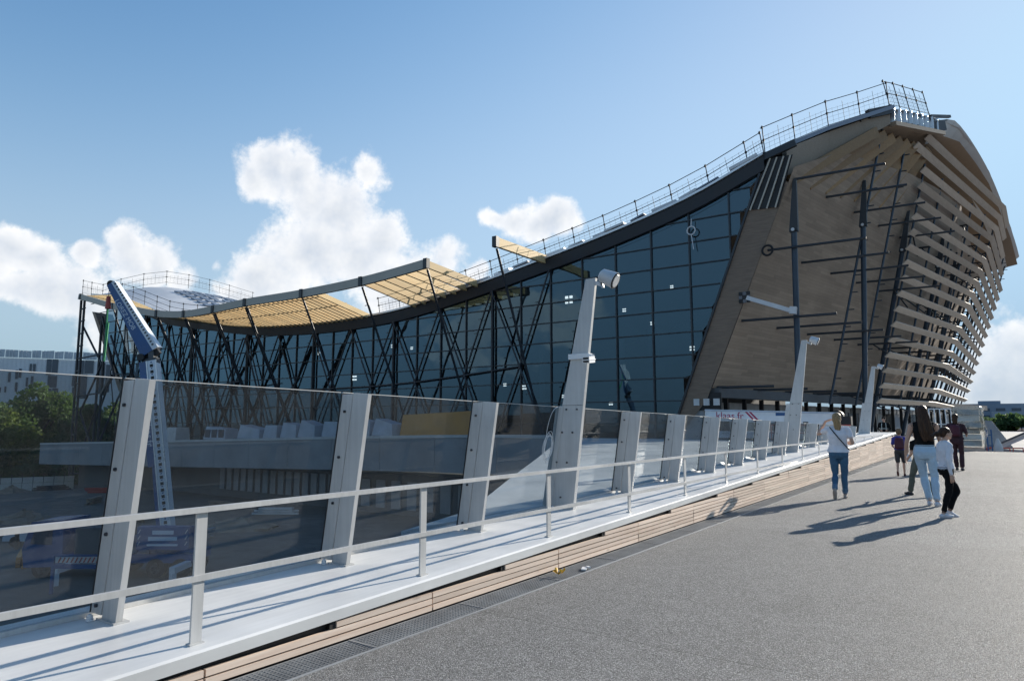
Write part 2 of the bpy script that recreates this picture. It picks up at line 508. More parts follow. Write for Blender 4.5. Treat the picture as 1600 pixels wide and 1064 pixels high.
def b_hair(c1, c2):
    def f(k, b, o):
        p = OC(k)
        n = k.noise(k.mapping(p, (70, 70, 5)), 1.0, 4, 0.6)
        k.set(b.inputs['Base Color'], k.mix(k.maprange(n, 0.3, 0.7), c1, c2))
        bump(k, b, n, 0.5, 0.01)
        k.set(b.inputs['Specular IOR Level'], 0.15)
    return f


mat('hair_brown', rough=0.42, build=b_hair((0.018, 0.010, 0.007), (0.075, 0.038, 0.020)))
mat('hair_blond', rough=0.45, build=b_hair((0.16, 0.10, 0.05), (0.40, 0.28, 0.15)))
mat('hair_lightbrown', rough=0.45, build=b_hair((0.10, 0.06, 0.035), (0.22, 0.14, 0.08)))


# ------------------------------------------------------------------ mesh helpers
class MB:
    def __init__(s):
        s.v, s.f = [], []

    def add(s, vs, fs):
        o = len(s.v)
        s.v += [tuple(q) for q in vs]
        s.f += [tuple(i + o for i in f) for f in fs]
        return s

    def box(s, c, size, rot=None):
        hx, hy, hz = (q / 2 for q in size)
        vs = [Vector((x, y, z)) for x in (-hx, hx) for y in (-hy, hy) for z in (-hz, hz)]
        if rot is not None:
            vs = [rot @ v for v in vs]
        c = Vector(c)
        return s.add([v + c for v in vs], [(0, 1, 3, 2), (4, 6, 7, 5), (0, 4, 5, 1), (2, 3, 7, 6), (0, 2, 6, 4), (1, 5, 7, 3)])

    def hexa(s, b4, t4):
        """solid from bottom ring and top ring (counter-clockwise seen from above)"""
        n = len(b4)
        fs = [tuple(range(n))[::-1], tuple(range(n, 2 * n))] + [(i, (i + 1) % n, n + (i + 1) % n, n + i) for i in range(n)]
        return s.add(list(b4) + list(t4), fs)

    def bar(s, p, q, w, h, up=(0, 0, 1)):
        p, q = Vector(p), Vector(q)
        d = (q - p).normalized()
        u = Vector(up)
        sd = d.cross(u)
        if sd.length < 1e-4:
            sd = d.cross(Vector((1, 0, 0)))
        sd.normalize()
        u = sd.cross(d).normalized()
        a, b = sd * w / 2, u * h / 2
        vs = [p - a - b, p + a - b, p + a + b, p - a + b, q - a - b, q + a - b, q + a + b, q - a + b]
        return s.add(vs, [(0, 1, 2, 3), (7, 6, 5, 4), (0, 4, 5, 1), (1, 5, 6, 2), (2, 6, 7, 3), (3, 7, 4, 0)])

    def tube(s, p, q, r, n=8, r2=None):
        p, q = Vector(p), Vector(q)
        r2 = r if r2 is None else r2
        d = (q - p).normalized()
        a = d.orthogonal().normalized()
        b = d.cross(a)
        vs = []
        for c, rr in ((p, r), (q, r2)):
            for i in range(n):
                t = 2 * math.pi * i / n
                vs.append(c + (a * math.cos(t) + b * math.sin(t)) * rr)
        fs = [(i, (i + 1) % n, n + (i + 1) % n, n + i) for i in range(n)]
        fs += [tuple(range(n))[::-1], tuple(range(n, 2 * n))]
        return s.add(vs, fs)

    def path(s, pts, r, n=6):
        for p, q in zip(pts, pts[1:]):
            s.tube(p, q, r, n)
        return s

    def grid(s, fn, nu, nv):
        o = len(s.v)
        for i in range(nu + 1):
            for j in range(nv + 1):
                s.v.append(tuple(fn(i / nu, j / nv)))
        for i in range(nu):
            for j in range(nv):
                a = o + i * (nv + 1) + j
                s.f.append((a, a + nv + 1, a + nv + 2, a + 1))
        return s

    def mesh(s, name, m, smooth=False):
        me = bpy.data.meshes.new(name)
        me.from_pydata(s.v, [], s.f)
        me.materials.append(MATS[m])
        bm = bmesh.new()
        bm.from_mesh(me)
        bmesh.ops.recalc_face_normals(bm, faces=bm.faces)
        bm.to_mesh(me)
        bm.free()
        if smooth:
            for q in me.polygons:
                q.use_smooth = True
        me.update()
        return me


def link(name, data, parent=None):
    o = bpy.data.objects.new(name, data)
    COL.objects.link(o)
    if parent is not None:
        o.parent = parent
        o.matrix_parent_inverse = WORLD[parent.name].inverted()
    WORLD[o.name] = Matrix.Identity(4)
    return o


WORLD = {}


def part(name, mb, m, parent=None, smooth=False):
    return link(name, mb.mesh(name, m, smooth), parent)


def tag(o, label, cat, group=None):
    o['label'] = label
    o['category'] = cat
    if group:
        o['group'] = group
    return o


def thing(name, label, cat, loc, group=None):
    o = bpy.data.objects.new(name, None)
    COL.objects.link(o)
    o.location = loc
    o.empty_display_size = 0.2
    WORLD[o.name] = Matrix.Translation(Vector(loc))
    return tag(o, label, cat, group)


def structure(name, mb, m, smooth=False):
    o = part(name, mb, m, None, smooth)
    o['kind'] = 'structure'
    return o


UNIT = {}


def unitbox(m):
    if m not in UNIT:
        me = MB().box((0, 0, 0), (1, 1, 1)).mesh('unit_' + m, m)
        UNIT[m] = me
    return UNIT[m]


def piece(name, m, c, size, parent, rot=None):
    """a box-shaped piece that shares its mesh with its alikes"""
    o = link(name, unitbox(m), parent)
    o.location = c
    o.scale = size
    if rot is not None:
        o.rotation_euler = rot
    return o


def beam(name, m, p, q, w, h, parent, up=(0, 0, 1)):
    """a straight member from p to q, sharing the unit mesh"""
    p, q = Vector(p), Vector(q)
    d = (q - p)
    L = d.length
    d.normalize()
    u = Vector(up)
    sd = d.cross(u)
    if sd.length < 1e-4:
        sd = d.cross(Vector((1, 0, 0)))
    sd.normalize()
    u = sd.cross(d).normalized()
    o = link(name, unitbox(m), parent)
    mt = Matrix((sd, d, u)).transposed().to_4x4()
    o.rotation_euler = mt.to_euler()
    o.location = (p + q) / 2
    o.scale = (w, L, h)
    return o


CYL = {}


def rod(name, m, p, q, r, parent, n=8):
    key = (m, n)
    if key not in CYL:
        CYL[key] = MB().tube((0, -0.5, 0), (0, 0.5, 0), 1, n).mesh('unit_rod_' + m, m, True)
    p, q = Vector(p), Vector(q)
    d = q - p
    o = link(name, CYL[key], parent)
    o.rotation_euler = d.to_track_quat('Y', 'Z').to_euler()
    o.location = (p + q) / 2
    o.scale = (r, d.length, r)
    return o


def text_mesh(name, body, size, m, parent, matrix, extrude=0.004):
    cu = bpy.data.curves.new(name, 'FONT')
    cu.body = body
    cu.size = size
    cu.extrude = extrude
    cu.align_x = 'CENTER'
    cu.align_y = 'CENTER'
    tmp = bpy.data.objects.new('tmp_text', cu)
    COL.objects.link(tmp)
    dg = bpy.context.evaluated_depsgraph_get()
    me = bpy.data.meshes.new_from_object(tmp.evaluated_get(dg))
    bpy.data.objects.remove(tmp)
    me.materials.clear()
    me.materials.append(MATS[m])
    me.transform(matrix)
    return link(name, me, parent)


def interp(pts, x):
    pts = sorted(pts)
    if x <= pts[0][0]:
        return pts[0][1]
    for (a, b), (c, d) in zip(pts, pts[1:]):
        if x <= c:
            t = (x - a) / (c - a)
            return b + (d - b) * t
    return pts[-1][1]


def spline(pts, x):
    """smooth (Catmull-Rom style) interpolation"""
    pts = sorted(pts)
    xs = [q[0] for q in pts]
    ys = [q[1] for q in pts]
    n = len(xs)
    if x <= xs[0]:
        return ys[0]
    if x >= xs[-1]:
        return ys[-1]
    i = max(j for j in range(n - 1) if xs[j] <= x)
    h = xs[i + 1] - xs[i]
    t = (x - xs[i]) / h
    def sl(j):
        if j == 0:
            return (ys[1] - ys[0]) / (xs[1] - xs[0])
        if j == n - 1:
            return (ys[-1] - ys[-2]) / (xs[-1] - xs[-2])
        return (ys[j + 1] - ys[j - 1]) / (xs[j + 1] - xs[j - 1])
    a, b = sl(i) * h, sl(i + 1) * h
    t2, t3 = t * t, t * t * t
    return (2 * t3 - 3 * t2 + 1) * ys[i] + (t3 - 2 * t2 + t) * a + (-2 * t3 + 3 * t2) * ys[i + 1] + (t3 - t2) * b


# ------------------------------------------------------------------ the setting: ground, plateau, deck
SITE = -6.5


def site_z(x, y):
    t = min(max((-x - 92) / 14, 0), 1)
    z = SITE - 2.0 * t * t * (3 - 2 * t)
    return z


def build_ground():
    xs = [-3000, -1200, -500, -250, -160, -130, -112, -106, -102, -98, -95, -92, -80, -60, -40, -20, 0, 20, 60, 200, 600, 1500, 3000]
    ys = [-3000, -1000, -400, -150, -60, 0, 20, 40, 60, 100, 160, 300, 700, 1500, 3000]
    mb = MB()
    for x in xs:
        for y in ys:
            mb.v.append((x, y, site_z(x, y)))
    n = len(ys)
    for i in range(len(xs) - 1):
        for j in range(n - 1):
            a = i * n + j
            mb.f.append((a, a + n, a + n + 1, a + 1))
    structure('site_ground', mb, 'site_ground')
    # higher yard beyond the end of the deck
    mb = MB().hexa([(-2.5, 44.6, -6.4), (140, 44.6, -6.4), (140, 420, -6.4), (-2.5, 420, -6.4)],
                   [(-2.5, 44.6, -0.9), (140, 44.6, -0.9), (140, 420, -0.9), (-2.5, 420, -0.9)])
    structure('yard_terrain', mb, 'yard_ground')


build_ground()


def slab_z(y):
    return 0.22 + 0.0245 * (y - 2.34)


Y0, Y1 = -6.0, 36.2
# paved deck
mb = MB().hexa([(-3.49, -30, -0.6), (9, -30, -0.6), (9, 43.6, -0.6), (-3.49, 43.6, -0.6)],
               [(-3.49, -30, 0), (9, -30, 0), (9, 43.6, 0), (-3.49, 43.6, 0)])
structure('pavement', mb, 'pavement')
# forecourt at the foot of the building, level with the deck
mb = MB().hexa([(-20, 36.3, -0.6), (-3.50, 36.3, -0.6), (-3.50, 52, -0.6), (-20, 52, -0.6)],
               [(-20, 36.3, -0.004), (-3.50, 36.3, -0.004), (-3.50, 52, -0.004), (-20, 52, -0.004)])
structure('forecourt', mb, 'pavement')
mb = MB().hexa([(-17, 52.01, -0.6), (12, 52.01, -0.6), (12, 140, -0.6), (-17, 140, -0.6)],
               [(-17, 52.01, -0.008), (-2.4, 52.01, -0.008), (12, 140, -0.008), (-17, 140, -0.008)])
structure('forecourt_paving', mb, 'concrete')


# drainage grating along the cladding
def build_grating():
    t = thing('drain_grating', 'dark steel drainage grating between pavement and timber cladding', 'grating', (-3.66, 2, 0))
    x0, x1 = -3.782, -3.495
    ch = MB().box(((x0 + x1) / 2, (Y0 + Y1) / 2, -0.06), (x1 - x0, Y1 - Y0, 0.06))
    part('channel', ch, 'black', t)
    part('edge_angle', MB().box((x1 - 0.004 + 0.016, (Y0 + Y1) / 2, 0.0), (0.012, Y1 - Y0, 0.012)), 'concrete', t)
    bars = MB()
    nb = 10
    for i in range(nb):
        x = x0 + 0.012 + (x1 - x0 - 0.024) * i / (nb - 1)
        bars.box((x, (Y0 + Y1) / 2, -0.012), (0.0042 if 0 < i < nb - 1 else 0.012, Y1 - Y0, 0.026))
    g = part('bearing_bars', bars, 'grating', t)
    cb = MB()
    y = 0.8
    while y < 24:
        cb.box(((x0 + x1) / 2, y, -0.010), (x1 - x0 - 0.03, 0.0042, 0.016))
        y += 0.034 if y < 12 else 0.07
    g2 = part('cross_bars', cb, 'grating', t)
    g2['kind'] = 'stuff'
    y = 1.0
    while y < Y1:
        piece('joint_plate', 'grating', ((x0 + x1) / 2, y, -0.007), (x1 - x0 - 0.01, 0.016, 0.02), t)
        y += 1.2


build_grating()

# ------------------------------------------------------------------ white steel bridge edge
mb = MB()
def edge_sec(y):
    z = slab_z(y)
    return [(-3.778, y, z - 0.085), (-3.768, y, z - 0.012), (-3.785, y, z), (-5.30, y, z + 0.0), (-5.42, y, z - 0.05), (-5.42, y, z - 0.9), (-3.92, y, -0.9), (-3.92, y, z - 0.095)]
ys = [Y0, 0, 4, 8, 12, 16, 20, 24, 28, 32, Y1]
n = 8
for y in ys:
    mb.v += edge_sec(y)
for i in range(len(ys) - 1):
    for j in range(n):
        a, b = i * n + j, i * n + (j + 1) % n
        mb.f.append((a, b, b + n, a + n))
mb.f.append(tuple(range(n)))
mb.f.append(tuple(range((len(ys) - 1) * n, len(ys) * n))[::-1])
structure('bridge_edge', mb, 'white_steel')
# flared terrace outside the glass, widening towards the building
fl = [(-5.43, 5.6), (-5.9, 7.4), (-8.4, 11.9), (-12.0, 18.5), (-18.4, 30.0), (-24.0, 38.0), (-24.0, 40.9), (-5.43, 40.9)]
mb = MB()
top = [(x, y, min(0.28 + 0.006 * y, 0.46)) for x, y in fl]
bot = [(x, y, -0.55) for x, y in fl]
mb.hexa(bot[::-1], top[::-1])
structure('flared_terrace', mb, 'terrace')
SECT = [2.34 + 1.94 * k for k in range(-4, 18)]


# ------------------------------------------------------------------ timber cladding
def build_cladding():
    t = thing('timber_cladding', 'pale horizontal timber boards cladding the low wall under the white bridge edge', 'cladding', (-3.85, 2.3, 0))
    bk = MB()
    bk.add([(-3.835, Y0, -0.04), (-3.835, Y1, -0.04), (-3.835, Y1, slab_z(Y1) - 0.10), (-3.835, Y0, slab_z(Y0) - 0.10)], [(0, 1, 2, 3)])
    part('backing', bk, 'black', t)
    pitch = 0.0485
    for a, b in zip(SECT, SECT[1:]):
        a2, b2 = a + 0.007, min(b - 0.007, Y1)
        if a2 > Y1:
            break
        for i in range(20):
            top = 0.006 + (i + 1) * pitch
            # board begins where the rising white edge leaves room for it
            ys = 2.34 + (top + 0.092 - 0.22) / 0.0245
            s = max(a2, ys)
            if b2 - s < 0.15:
                continue
            x = -3.803 + random.uniform(-0.0025, 0.0025)
            piece('board', 'timber_board', (x, (s + b2) / 2, 0.006 + i * pitch + 0.024 + random.uniform(-0.001, 0.001)),
                  (0.03, b2 - s, 0.0385), t, (0, 0, random.uniform(-0.0012, 0.0012)))
            if s > a2 + 0.02:
                piece('end_block', 'black', (-3.812, s - 0.03, 0.006 + i * pitch + 0.022), (0.03, 0.05, 0.04), t)


build_cladding()


# ------------------------------------------------------------------ handrail
def build_handrail():
    t = thing('handrail', 'low white steel handrail with two rails along the bridge edge', 'handrail', (-3.9, 2.34, 0.22))
    yend = 33.0
    mb = MB()
    mb.bar((-3.90, Y0, 0.985), (-3.90, yend, 0.985), 0.052, 0.030)
    o = part('top_rail', mb, 'white_post', t)
    mb = MB().bar((-3.90, Y0, 0.592), (-3.90, 17.3, 0.592), 0.030, 0.034)
    part('lower_rail', mb, 'white_post', t)
    for k, y in enumerate(SECT):
        if y > 32.5:
            break
        zb = slab_z(y)
        if 0.968 - zb < 0.05:
            break
        piece('post', 'white_post', (-3.905, y, (zb + 0.968) / 2), (0.016, 0.068, 0.968 - zb), t)
        piece('weld_plate', 'white_post', (-3.905, y, zb + 0.004), (0.05, 0.09, 0.008), t)
    return t


build_handrail()


# ------------------------------------------------------------------ glass balustrade with leaning posts
def post_top(y):
    return 1.79 - 0.0152 * (y - 2.26)


XI_B, XI_T, DEP = -4.69, -4.455, 0.325
PY = [2.26 + 1.905 * k for k in range(-3, 17)]
LAMP_K = {6: 3.46, 13: 4.05}      # which posts carry a light mast
LAMP_INDEX = [6, 13, 19]


def build_balustrade():
    t = thing('glass_balustrade', 'glass balustrade with leaning white steel posts along the bridge', 'balustrade', (-4.9, 2.26, 0.22))
    bolt = MB().tube((0, 0, 0), (0, -0.014, 0), 0.0125, 10).tube((0, -0.014, 0), (0, -0.018, 0), 0.006, 6).mesh('bolt', 'bolt_steel')
    for k, y in enumerate(PY):
        zb, zt = slab_z(y), post_top(y)
        lean = (XI_T - XI_B) * (zt - zb) / 1.57
        if k not in LAMP_INDEX:
            # web: box from inner edge to mid depth, plate from mid depth to outer
            def col(x0b, x1b, ya, yb, m, nm, zt0=zt, zt1=zt, z0=zb):
                mb = MB()
                bx = [(x1b, ya, z0), (x0b, ya, z0), (x0b, yb, z0), (x1b, yb, z0)]
                tx = [(x1b + lean, ya, zt1), (x0b + lean, ya, zt0), (x0b + lean, yb, zt0), (x1b + lean, yb, zt1)]
                mb.hexa(bx, tx)
                return part(nm, mb, m, t)
            web = col(XI_B, XI_B - 0.185, y, y + 0.042, 'white_post', 'post', zt - 0.015, zt)
            pl = col(XI_B - 0.188, XI_B - DEP, y - 0.006, y + 0.036, 'white_post', 'clamp_plate', zt - 0.01, zt - 0.012, zb + 0.03)
            gs = col(XI_B - DEP - 0.001, XI_B - DEP - 0.014, y - 0.010, y + 0.040, 'rubber', 'gasket', zt - 0.004, zt - 0.004, zb + 0.03)
            for q in (0.035, 0.33, 0.60, 0.87):
                z = zb + (zt - zb) * q + 0.03
                x = XI_B - 0.255 + lean * q
                b = link('bolt', bolt, web)
                b.location = (x, y - 0.006, z)
            piece('foot_plate', 'white_post', (XI_B - 0.10, y + 0.03, zb + 0.006), (0.24, 0.10, 0.012), web)
        # small white floodlight at the foot
        fx, fy = XI_B - 0.22, y - 0.055
        fl = MB().tube((fx, fy, zb), (fx, fy, zb + 0.012), 0.026, 12, 0.024)
        fl.tube((fx, fy, zb + 0.012), (fx, fy - 0.004, zb + 0.030), 0.019, 12, 0.021)
        fl.tube((fx, fy - 0.004, zb + 0.030), (fx, fy - 0.006, zb + 0.043), 0.021, 12, 0.010)
        part('foot_light', fl, 'white_plastic', t, True)
        if k + 1 < len(PY):
            yb = PY[k + 1]
            xo = XI_B - DEP - 0.012
            ztb, zbb = post_top(yb), slab_z(yb)
            l2 = (XI_T - XI_B) * (ztb - zbb) / 1.57
            mb = MB()
            g = 0.012
            b4 = [(xo, y + g, zb + 0.03), (xo - 0.018, y + g, zb + 0.03), (xo - 0.018, yb - g, zbb + 0.03), (xo, yb - g, zbb + 0.03)]
            t4 = [(xo + lean, y + g, zt + 0.004), (xo - 0.018 + lean, y + g, zt + 0.004), (xo - 0.018 + l2, yb - g, ztb + 0.004), (xo + l2, yb - g, ztb + 0.004)]
            # one sheet on each face would double the tint: a single closed pane
            mb.hexa(b4, t4)
            part('glass_pane', mb, 'barrier_glass', t)
            # white strip painted in for the sun glint on the pane's top edge
            part('glint_strip', MB().bar((xo - 0.009 + lean, y + g, zt + 0.007), (xo - 0.009 + l2, yb - g, ztb + 0.007), 0.017, 0.006), 'white_post', t)
            sh = MB().bar((xo - 0.01, y, zb + 0.016), (xo - 0.01, yb, zbb + 0.016), 0.05, 0.03)
            part('base_channel', sh, 'white_post', t)
    return t


build_balustrade()


# ------------------------------------------------------------------ light masts standing in the row of posts
def mast(y, h, label, cctv=False, head_len=0.20):
    zb = slab_z(y)
    t = thing('light_mast', label, 'light mast', (-4.85, y, zb), 'tapered light masts in the balustrade')
    d0, d1 = 0.46, 0.15
    lean = 0.39 * h / 3.1
    xi = XI_B + 0.06
    mb = MB()
    mb.hexa([(xi, y, zb), (xi - d0, y, zb), (xi - d0, y + 0.07, zb), (xi, y + 0.07, zb)],
            [(xi + lean, y, zb + h), (xi + lean - d1, y, zb + h), (xi + lean - d1, y + 0.05, zb + h), (xi + lean, y + 0.05, zb + h)])
    shaft = part('shaft', mb, 'white_post', t)
    # seam between lower box and upper blade
    q = 1.36 / h
    dm = d0 + (d1 - d0) * q
    part('clamp_plate', MB().hexa([(xi - d0 + 0.13, y - 0.008, zb + 0.03), (xi - d0 - 0.01, y - 0.008, zb + 0.03), (xi - d0 - 0.01, y - 0.001, zb + 0.03), (xi - d0 + 0.13, y - 0.001, zb + 0.03)],
                                  [(xi + lean * q - dm + 0.03, y - 0.008, zb + 1.36), (xi + lean * q - dm - 0.09, y - 0.008, zb + 1.36), (xi + lean * q - dm - 0.09, y - 0.001, zb + 1.36), (xi + lean * q - dm + 0.03, y - 0.001, zb + 1.36)]), 'white_post', t)
    piece('seam', 'bolt_steel', (xi + lean * q - dm / 2 + 0.0, y - 0.0015, zb + 1.37), (dm * 0.96, 0.003, 0.005), shaft)
    for qq in (0.05, 0.2, 0.33, 0.43):
        for dx in (0.08, 0.24):
            dq = d0 + (d1 - d0) * qq
            b = MB().tube((xi + lean * qq - dq + dx, y - 0.001, zb + h * qq), (xi + lean * qq - dq + dx, y - 0.016, zb + h * qq), 0.012, 10)
            part('bolt', b, 'bolt_steel', shaft)
    # spotlight drum on a bracket at the top, aimed down the walkway
    top = Vector((xi + lean, y + 0.02, zb + h))
    br = MB().bar(top + Vector((-0.03, 0, -0.06)), top + Vector((0.09, 0, -0.10)), 0.03, 0.05)
    br.bar(top + Vector((0.07, 0, -0.02)), top + Vector((0.10, 0, -0.14)), 0.03, 0.03)
    part('bracket', br, 'lamp_body', t)
    c = top + Vector((0.20, -0.02, -0.03))
    ax = Vector((0.83, 0.10, -0.42)).normalized()
    hd = MB().tube(c - ax * 0.11, c + ax * 0.095, 0.088, 24, 0.112)
    hd.tube(c - ax * 0.13, c - ax * 0.11, 0.060, 24, 0.088)
    head = part('lamp_head', hd, 'lamp_body', t, False)
    part('rim', MB().tube(c + ax * 0.095, c + ax * 0.108, 0.110, 24, 0.103), 'rubber', head)
    part('lens', MB().tube(c + ax * 0.108, c + ax * 0.112, 0.088, 24, 0.083), 'lamp_body', head)
    if cctv:
        zc = zb + h * 0.66
        xc = xi + lean * 0.66 - (d0 + (d1 - d0) * 0.66) / 2
        dq = d0 + (d1 - d0) * 0.66
        cm = MB().box((xc + 0.0, y + 0.02, zc), (dq + 0.06, 0.10, 0.07))
        cm.bar((xc + dq / 2, y, zc), (xc + dq / 2 + 0.09, y - 0.03, zc - 0.01), 0.05, 0.05)
        part('camera_bracket', cm, 'white_plastic', t)
        c = Vector((xc + dq / 2 + 0.10, y - 0.10, zc - 0.06))
        ax = Vector((0.05, -1, -0.12)).normalized()
        cb = MB().bar(c - ax * 0.02, c + ax * 0.15, 0.095, 0.085)
        cb.bar(c - ax * 0.03, c + ax * 0.16, 0.11, 0.012, (0, 0, 1))
        body = part('camera_body', cb, 'white_plastic', t)
        part('camera_lens', MB().bar(c + ax * 0.145, c + ax * 0.158, 0.075, 0.065), 'black', body)
    return t


mast(PY[6], 3.06, 'tall tapered white light mast with round spotlight and security camera, nearest in balustrade', True)
mast(20.6, 3.16, 'middle white light mast with spotlight, left of woman shading her eyes')
mast(34.4, 3.0, 'farthest white light mast, just right of woman shading her eyes')

# cable coil hanging on the glass by the nearest mast
def coil():
    t = thing('cable_coil', 'thin white cable coil hanging on the glass beside the nearest light mast', 'cable', (-5.0, PY[6] - 0.22, 1.2))
    mb = MB()
    rnd = random.Random(3)
    y0 = PY[6] - 0.20
    zt = post_top(y0)
    for l in range(5):
        cy, cz = y0 - 0.02 + rnd.uniform(-0.03, 0.03), 1.18 + rnd.uniform(-0.03, 0.03)
        ry, rz = 0.10 + rnd.uniform(-0.02, 0.02), 0.17 + rnd.uniform(-0.03, 0.03)
        pts = []
        for i in range(21):
            a = 2 * math.pi * i / 20
            z = cz + rz * math.sin(a)
            x = XI_B - DEP + (XI_T - XI_B) * (z - slab_z(y0)) / 1.5 + 0.014
            pts.append((x, cy + ry * math.cos(a), z))
        mb.path(pts, 0.0035, 5)
    pts = []
    for i in range(9):
        s = i / 8
        z = 1.33 + (zt - 1.33) * math.sin(s * math.pi / 2)
        x = XI_B - DEP + (XI_T - XI_B) * (z - slab_z(y0)) / 1.5 + 0.014
        pts.append((x, y0 - 0.10 + 0.22 * s * s, z))
    mb.path(pts, 0.0035, 5)
    part('loops', mb, 'wire_white', t)


coil()
# ------------------------------------------------------------------ the aquatic centre
FRONT = [(-118.5, 22.0), (-109.0, 20.5), (-102.0, 18.55), (-95, 16.4), (-89.8, 15.4), (-83.6, 14.5), (-76, 13.4), (-68.65, 12.75), (-60, 12.45), (-52.5, 12.6), (-47.0, 13.05), (-38.86, 14.3), (-31.24, 15.7), (-24.5, 17.05), (-17.9, 18.75), (-12.5, 20.8)]


def front_z(x):
    return spline(FRONT, x)


RIGHT_EDGE = [(50, -12.5, 20.8), (55.5, -9.0, 24.0), (61.5, -5.3, 27.0), (73, -2.3, 29.6), (80, -0.9, 31.0), (95, 1.4, 30.6), (115, 3.6, 28.2), (130, 4.6, 27.2)]
LEFT_EDGE = [(50, 21.8), (56.6, 24.0), (61, 25.0), (68.4, 25.1), (75.6, 24.4), (95, 22.5), (130, 20.0)]


def right_x(y):
    return interp([(a, b) for a, b, c in RIGHT_EDGE], y)


def right_z(y):
    return spline([(a, c) for a, b, c in RIGHT_EDGE], y)


def left_z(y):
    return spline(LEFT_EDGE, y)


def roof_z(x, y):
    xr = right_x(y)
    f = front_z(min(x, -12.5)) if x < -12.5 else front_z(-12.5)
    wr = max((x + 60) / (xr + 60), 0) ** 2
    wl = max((-60 - x) / 57.5, 0) ** 2
    base_r = front_z(-12.5)
    return f + wr * (right_z(y) - base_r) + wl * (left_z(y) - 21.8)


AQ = thing('aquatic_centre', 'large unfinished arena with swooping timber roof and dark glass facade', 'building', (-50, 50, 0))

# roof shell: top membrane, timber underside
YS = [50, 52.5, 55.5, 58.5, 61.5, 65, 69, 73, 80, 88, 95, 105, 115, 130]
NX = 64


def roof_grid(dz, inset=0.0):
    mb = MB()
    for y in YS:
        for i in range(NX + 1):
            t = i / NX
            x0, x1 = -117.5 + inset, right_x(y) - inset
            x = x0 + (x1 - x0) * t
            mb.v.append((x, y, roof_z(x, y) + dz))
    for j in range(len(YS) - 1):
        for i in range(NX):
            a = j * (NX + 1) + i
            mb.f.append((a, a + 1, a + NX + 2, a + NX + 1))
    return mb


roof = part('roof', roof_grid(0.0), 'roof_membrane', AQ, True)
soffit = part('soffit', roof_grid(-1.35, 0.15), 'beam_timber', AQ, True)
# membrane strips and dark rectangular roof lights on the high left shoulder
sh = MB().box((0, 0, 0), (1, 1, 1)).mesh('roof_light', 'roof_panel')
for i in range(15):
    for j in range(9):
        x = -112 + i * 1.75 + (j % 2) * 0.8
        y = 60.0 + j * 2.0
        if (i + j * 3) % 11 == 0:
            continue
        z = roof_z(x, y)
        nx = Vector((1, 0, (roof_z(x + 0.5, y) - roof_z(x - 0.5, y)))).normalized()
        ny = Vector((0, 1, (roof_z(x, y + 0.5) - roof_z(x, y - 0.5)))).normalized()
        nz = nx.cross(ny).normalized()
        o = link('roof_light', sh, roof)
        o.location = Vector((x, y, z)) + nz * 0.1
        o.rotation_euler = Matrix((nx, nz.cross(nx), nz)).transposed().to_euler()
        o.scale = (1.15, 1.25, 0.2)

# dark fascia along the glass front
mb = MB()
N = 70
xs = [-117.5 + (105.0) * i / N for i in range(N + 1)]
for x in xs:
    z = front_z(x)
    th = 1.02
    mb.v += [(x, 49.55, z - 0.05), (x, 49.75, z - th), (x, 50.4, z - th), (x, 50.4, z - 0.05)]
for i in range(N):
    for j in range(4):
        a, b = i * 4 + j, i * 4 + (j + 1) % 4
        mb.f.append((a, b, b + 4, a + 4))
part('front_fascia', mb, 'fascia_dark', AQ, False)
# bright metal edge trim on top of the fascia
mb = MB()
for x in xs:
    z = front_z(x)
    mb.v += [(x, 49.40, z + 0.02), (x, 49.40, z + 0.20), (x, 50.6, z + 0.22), (x, 50.6, z + 0.02)]
for i in range(N):
    for j in range(4):
        a, b = i * 4 + j, i * 4 + (j + 1) % 4
        mb.f.append((a, b, b + 4, a + 4))
part('edge_trim', mb, 'zinc', AQ)
# loose insulation boards and plates lying along the roof edge
rr = random.Random(5)
for i in range(16):
    x = -14 - i * 2.0 + rr.uniform(-0.5, 0.5)
    sl = (front_z(x + 0.5) - front_z(x - 0.5))
    beam('roof_board', rr.choice(['zinc', 'roof_membrane', 'roof_membrane', 'roof_panel']), (x - rr.uniform(0.6, 1.2), 49.9, front_z(x) - sl * 0.9 + 0.32), (x + rr.uniform(0.5, 1.0), 49.9, front_z(x) + sl * 0.75 + 0.34), rr.uniform(0.8, 1.2), rr.uniform(0.08, 0.25), AQ)

# --- glass front: mullions, transoms, panes
MX = [-15.27 - 3.15 * k for k in range(-1, 32)]
ROWZ = [-2.06 + 1.735 * k for k in range(0, 14)]


def glass_right(z):      # right boundary of the glass (leaning reveal)
    return -20.4 + (z - 0.0) * 0.386


def glass_left(z):
    return -103.5 - (z - 2.0) * 0.83


facade = part('glass_front', MB().box((-60, 51.2, -0.75), (88, 0.5, 1.0)), 'concrete_dark', AQ)
for x in MX:
    zt = front_z(max(min(x, -12.5), -117)) - 0.95
    zb = -1.2
    if x > -20.4:
        zb = max((x + 20.4) / 0.386, -1.2)
    if x < -103.5:
        zb = (-103.5 - x) / 0.83 + 2.0
    if zt - zb < 0.6:
        continue
    beam('mullion', 'mullion', (x, 49.98, zb), (x, 49.98, zt), 0.11, 0.16, facade, (0, 1, 0))
for z in ROWZ:
    xa, xb = glass_left(z), glass_right(z)
    # the transom runs only where the roof is above it
    seg = []
    n = 300
    for i in range(n + 1):
        x = xa + (xb - xa) * i / n
        ok = front_z(max(min(x, -12.5), -117)) - 0.97 > z and x < glass_right(z) and x > glass_left(z)
        if ok:
            if not seg or not seg[-1][2]:
                seg.append([x, x, True])
            seg[-1][1] = x
        elif seg:
            seg[-1][2] = False
    for a, b, _ in seg:
        if b - a > 0.5:
            beam('transom', 'mullion', (a, 49.985, z), (b, 49.985, z), 0.13, 0.085, facade)
npane = 0
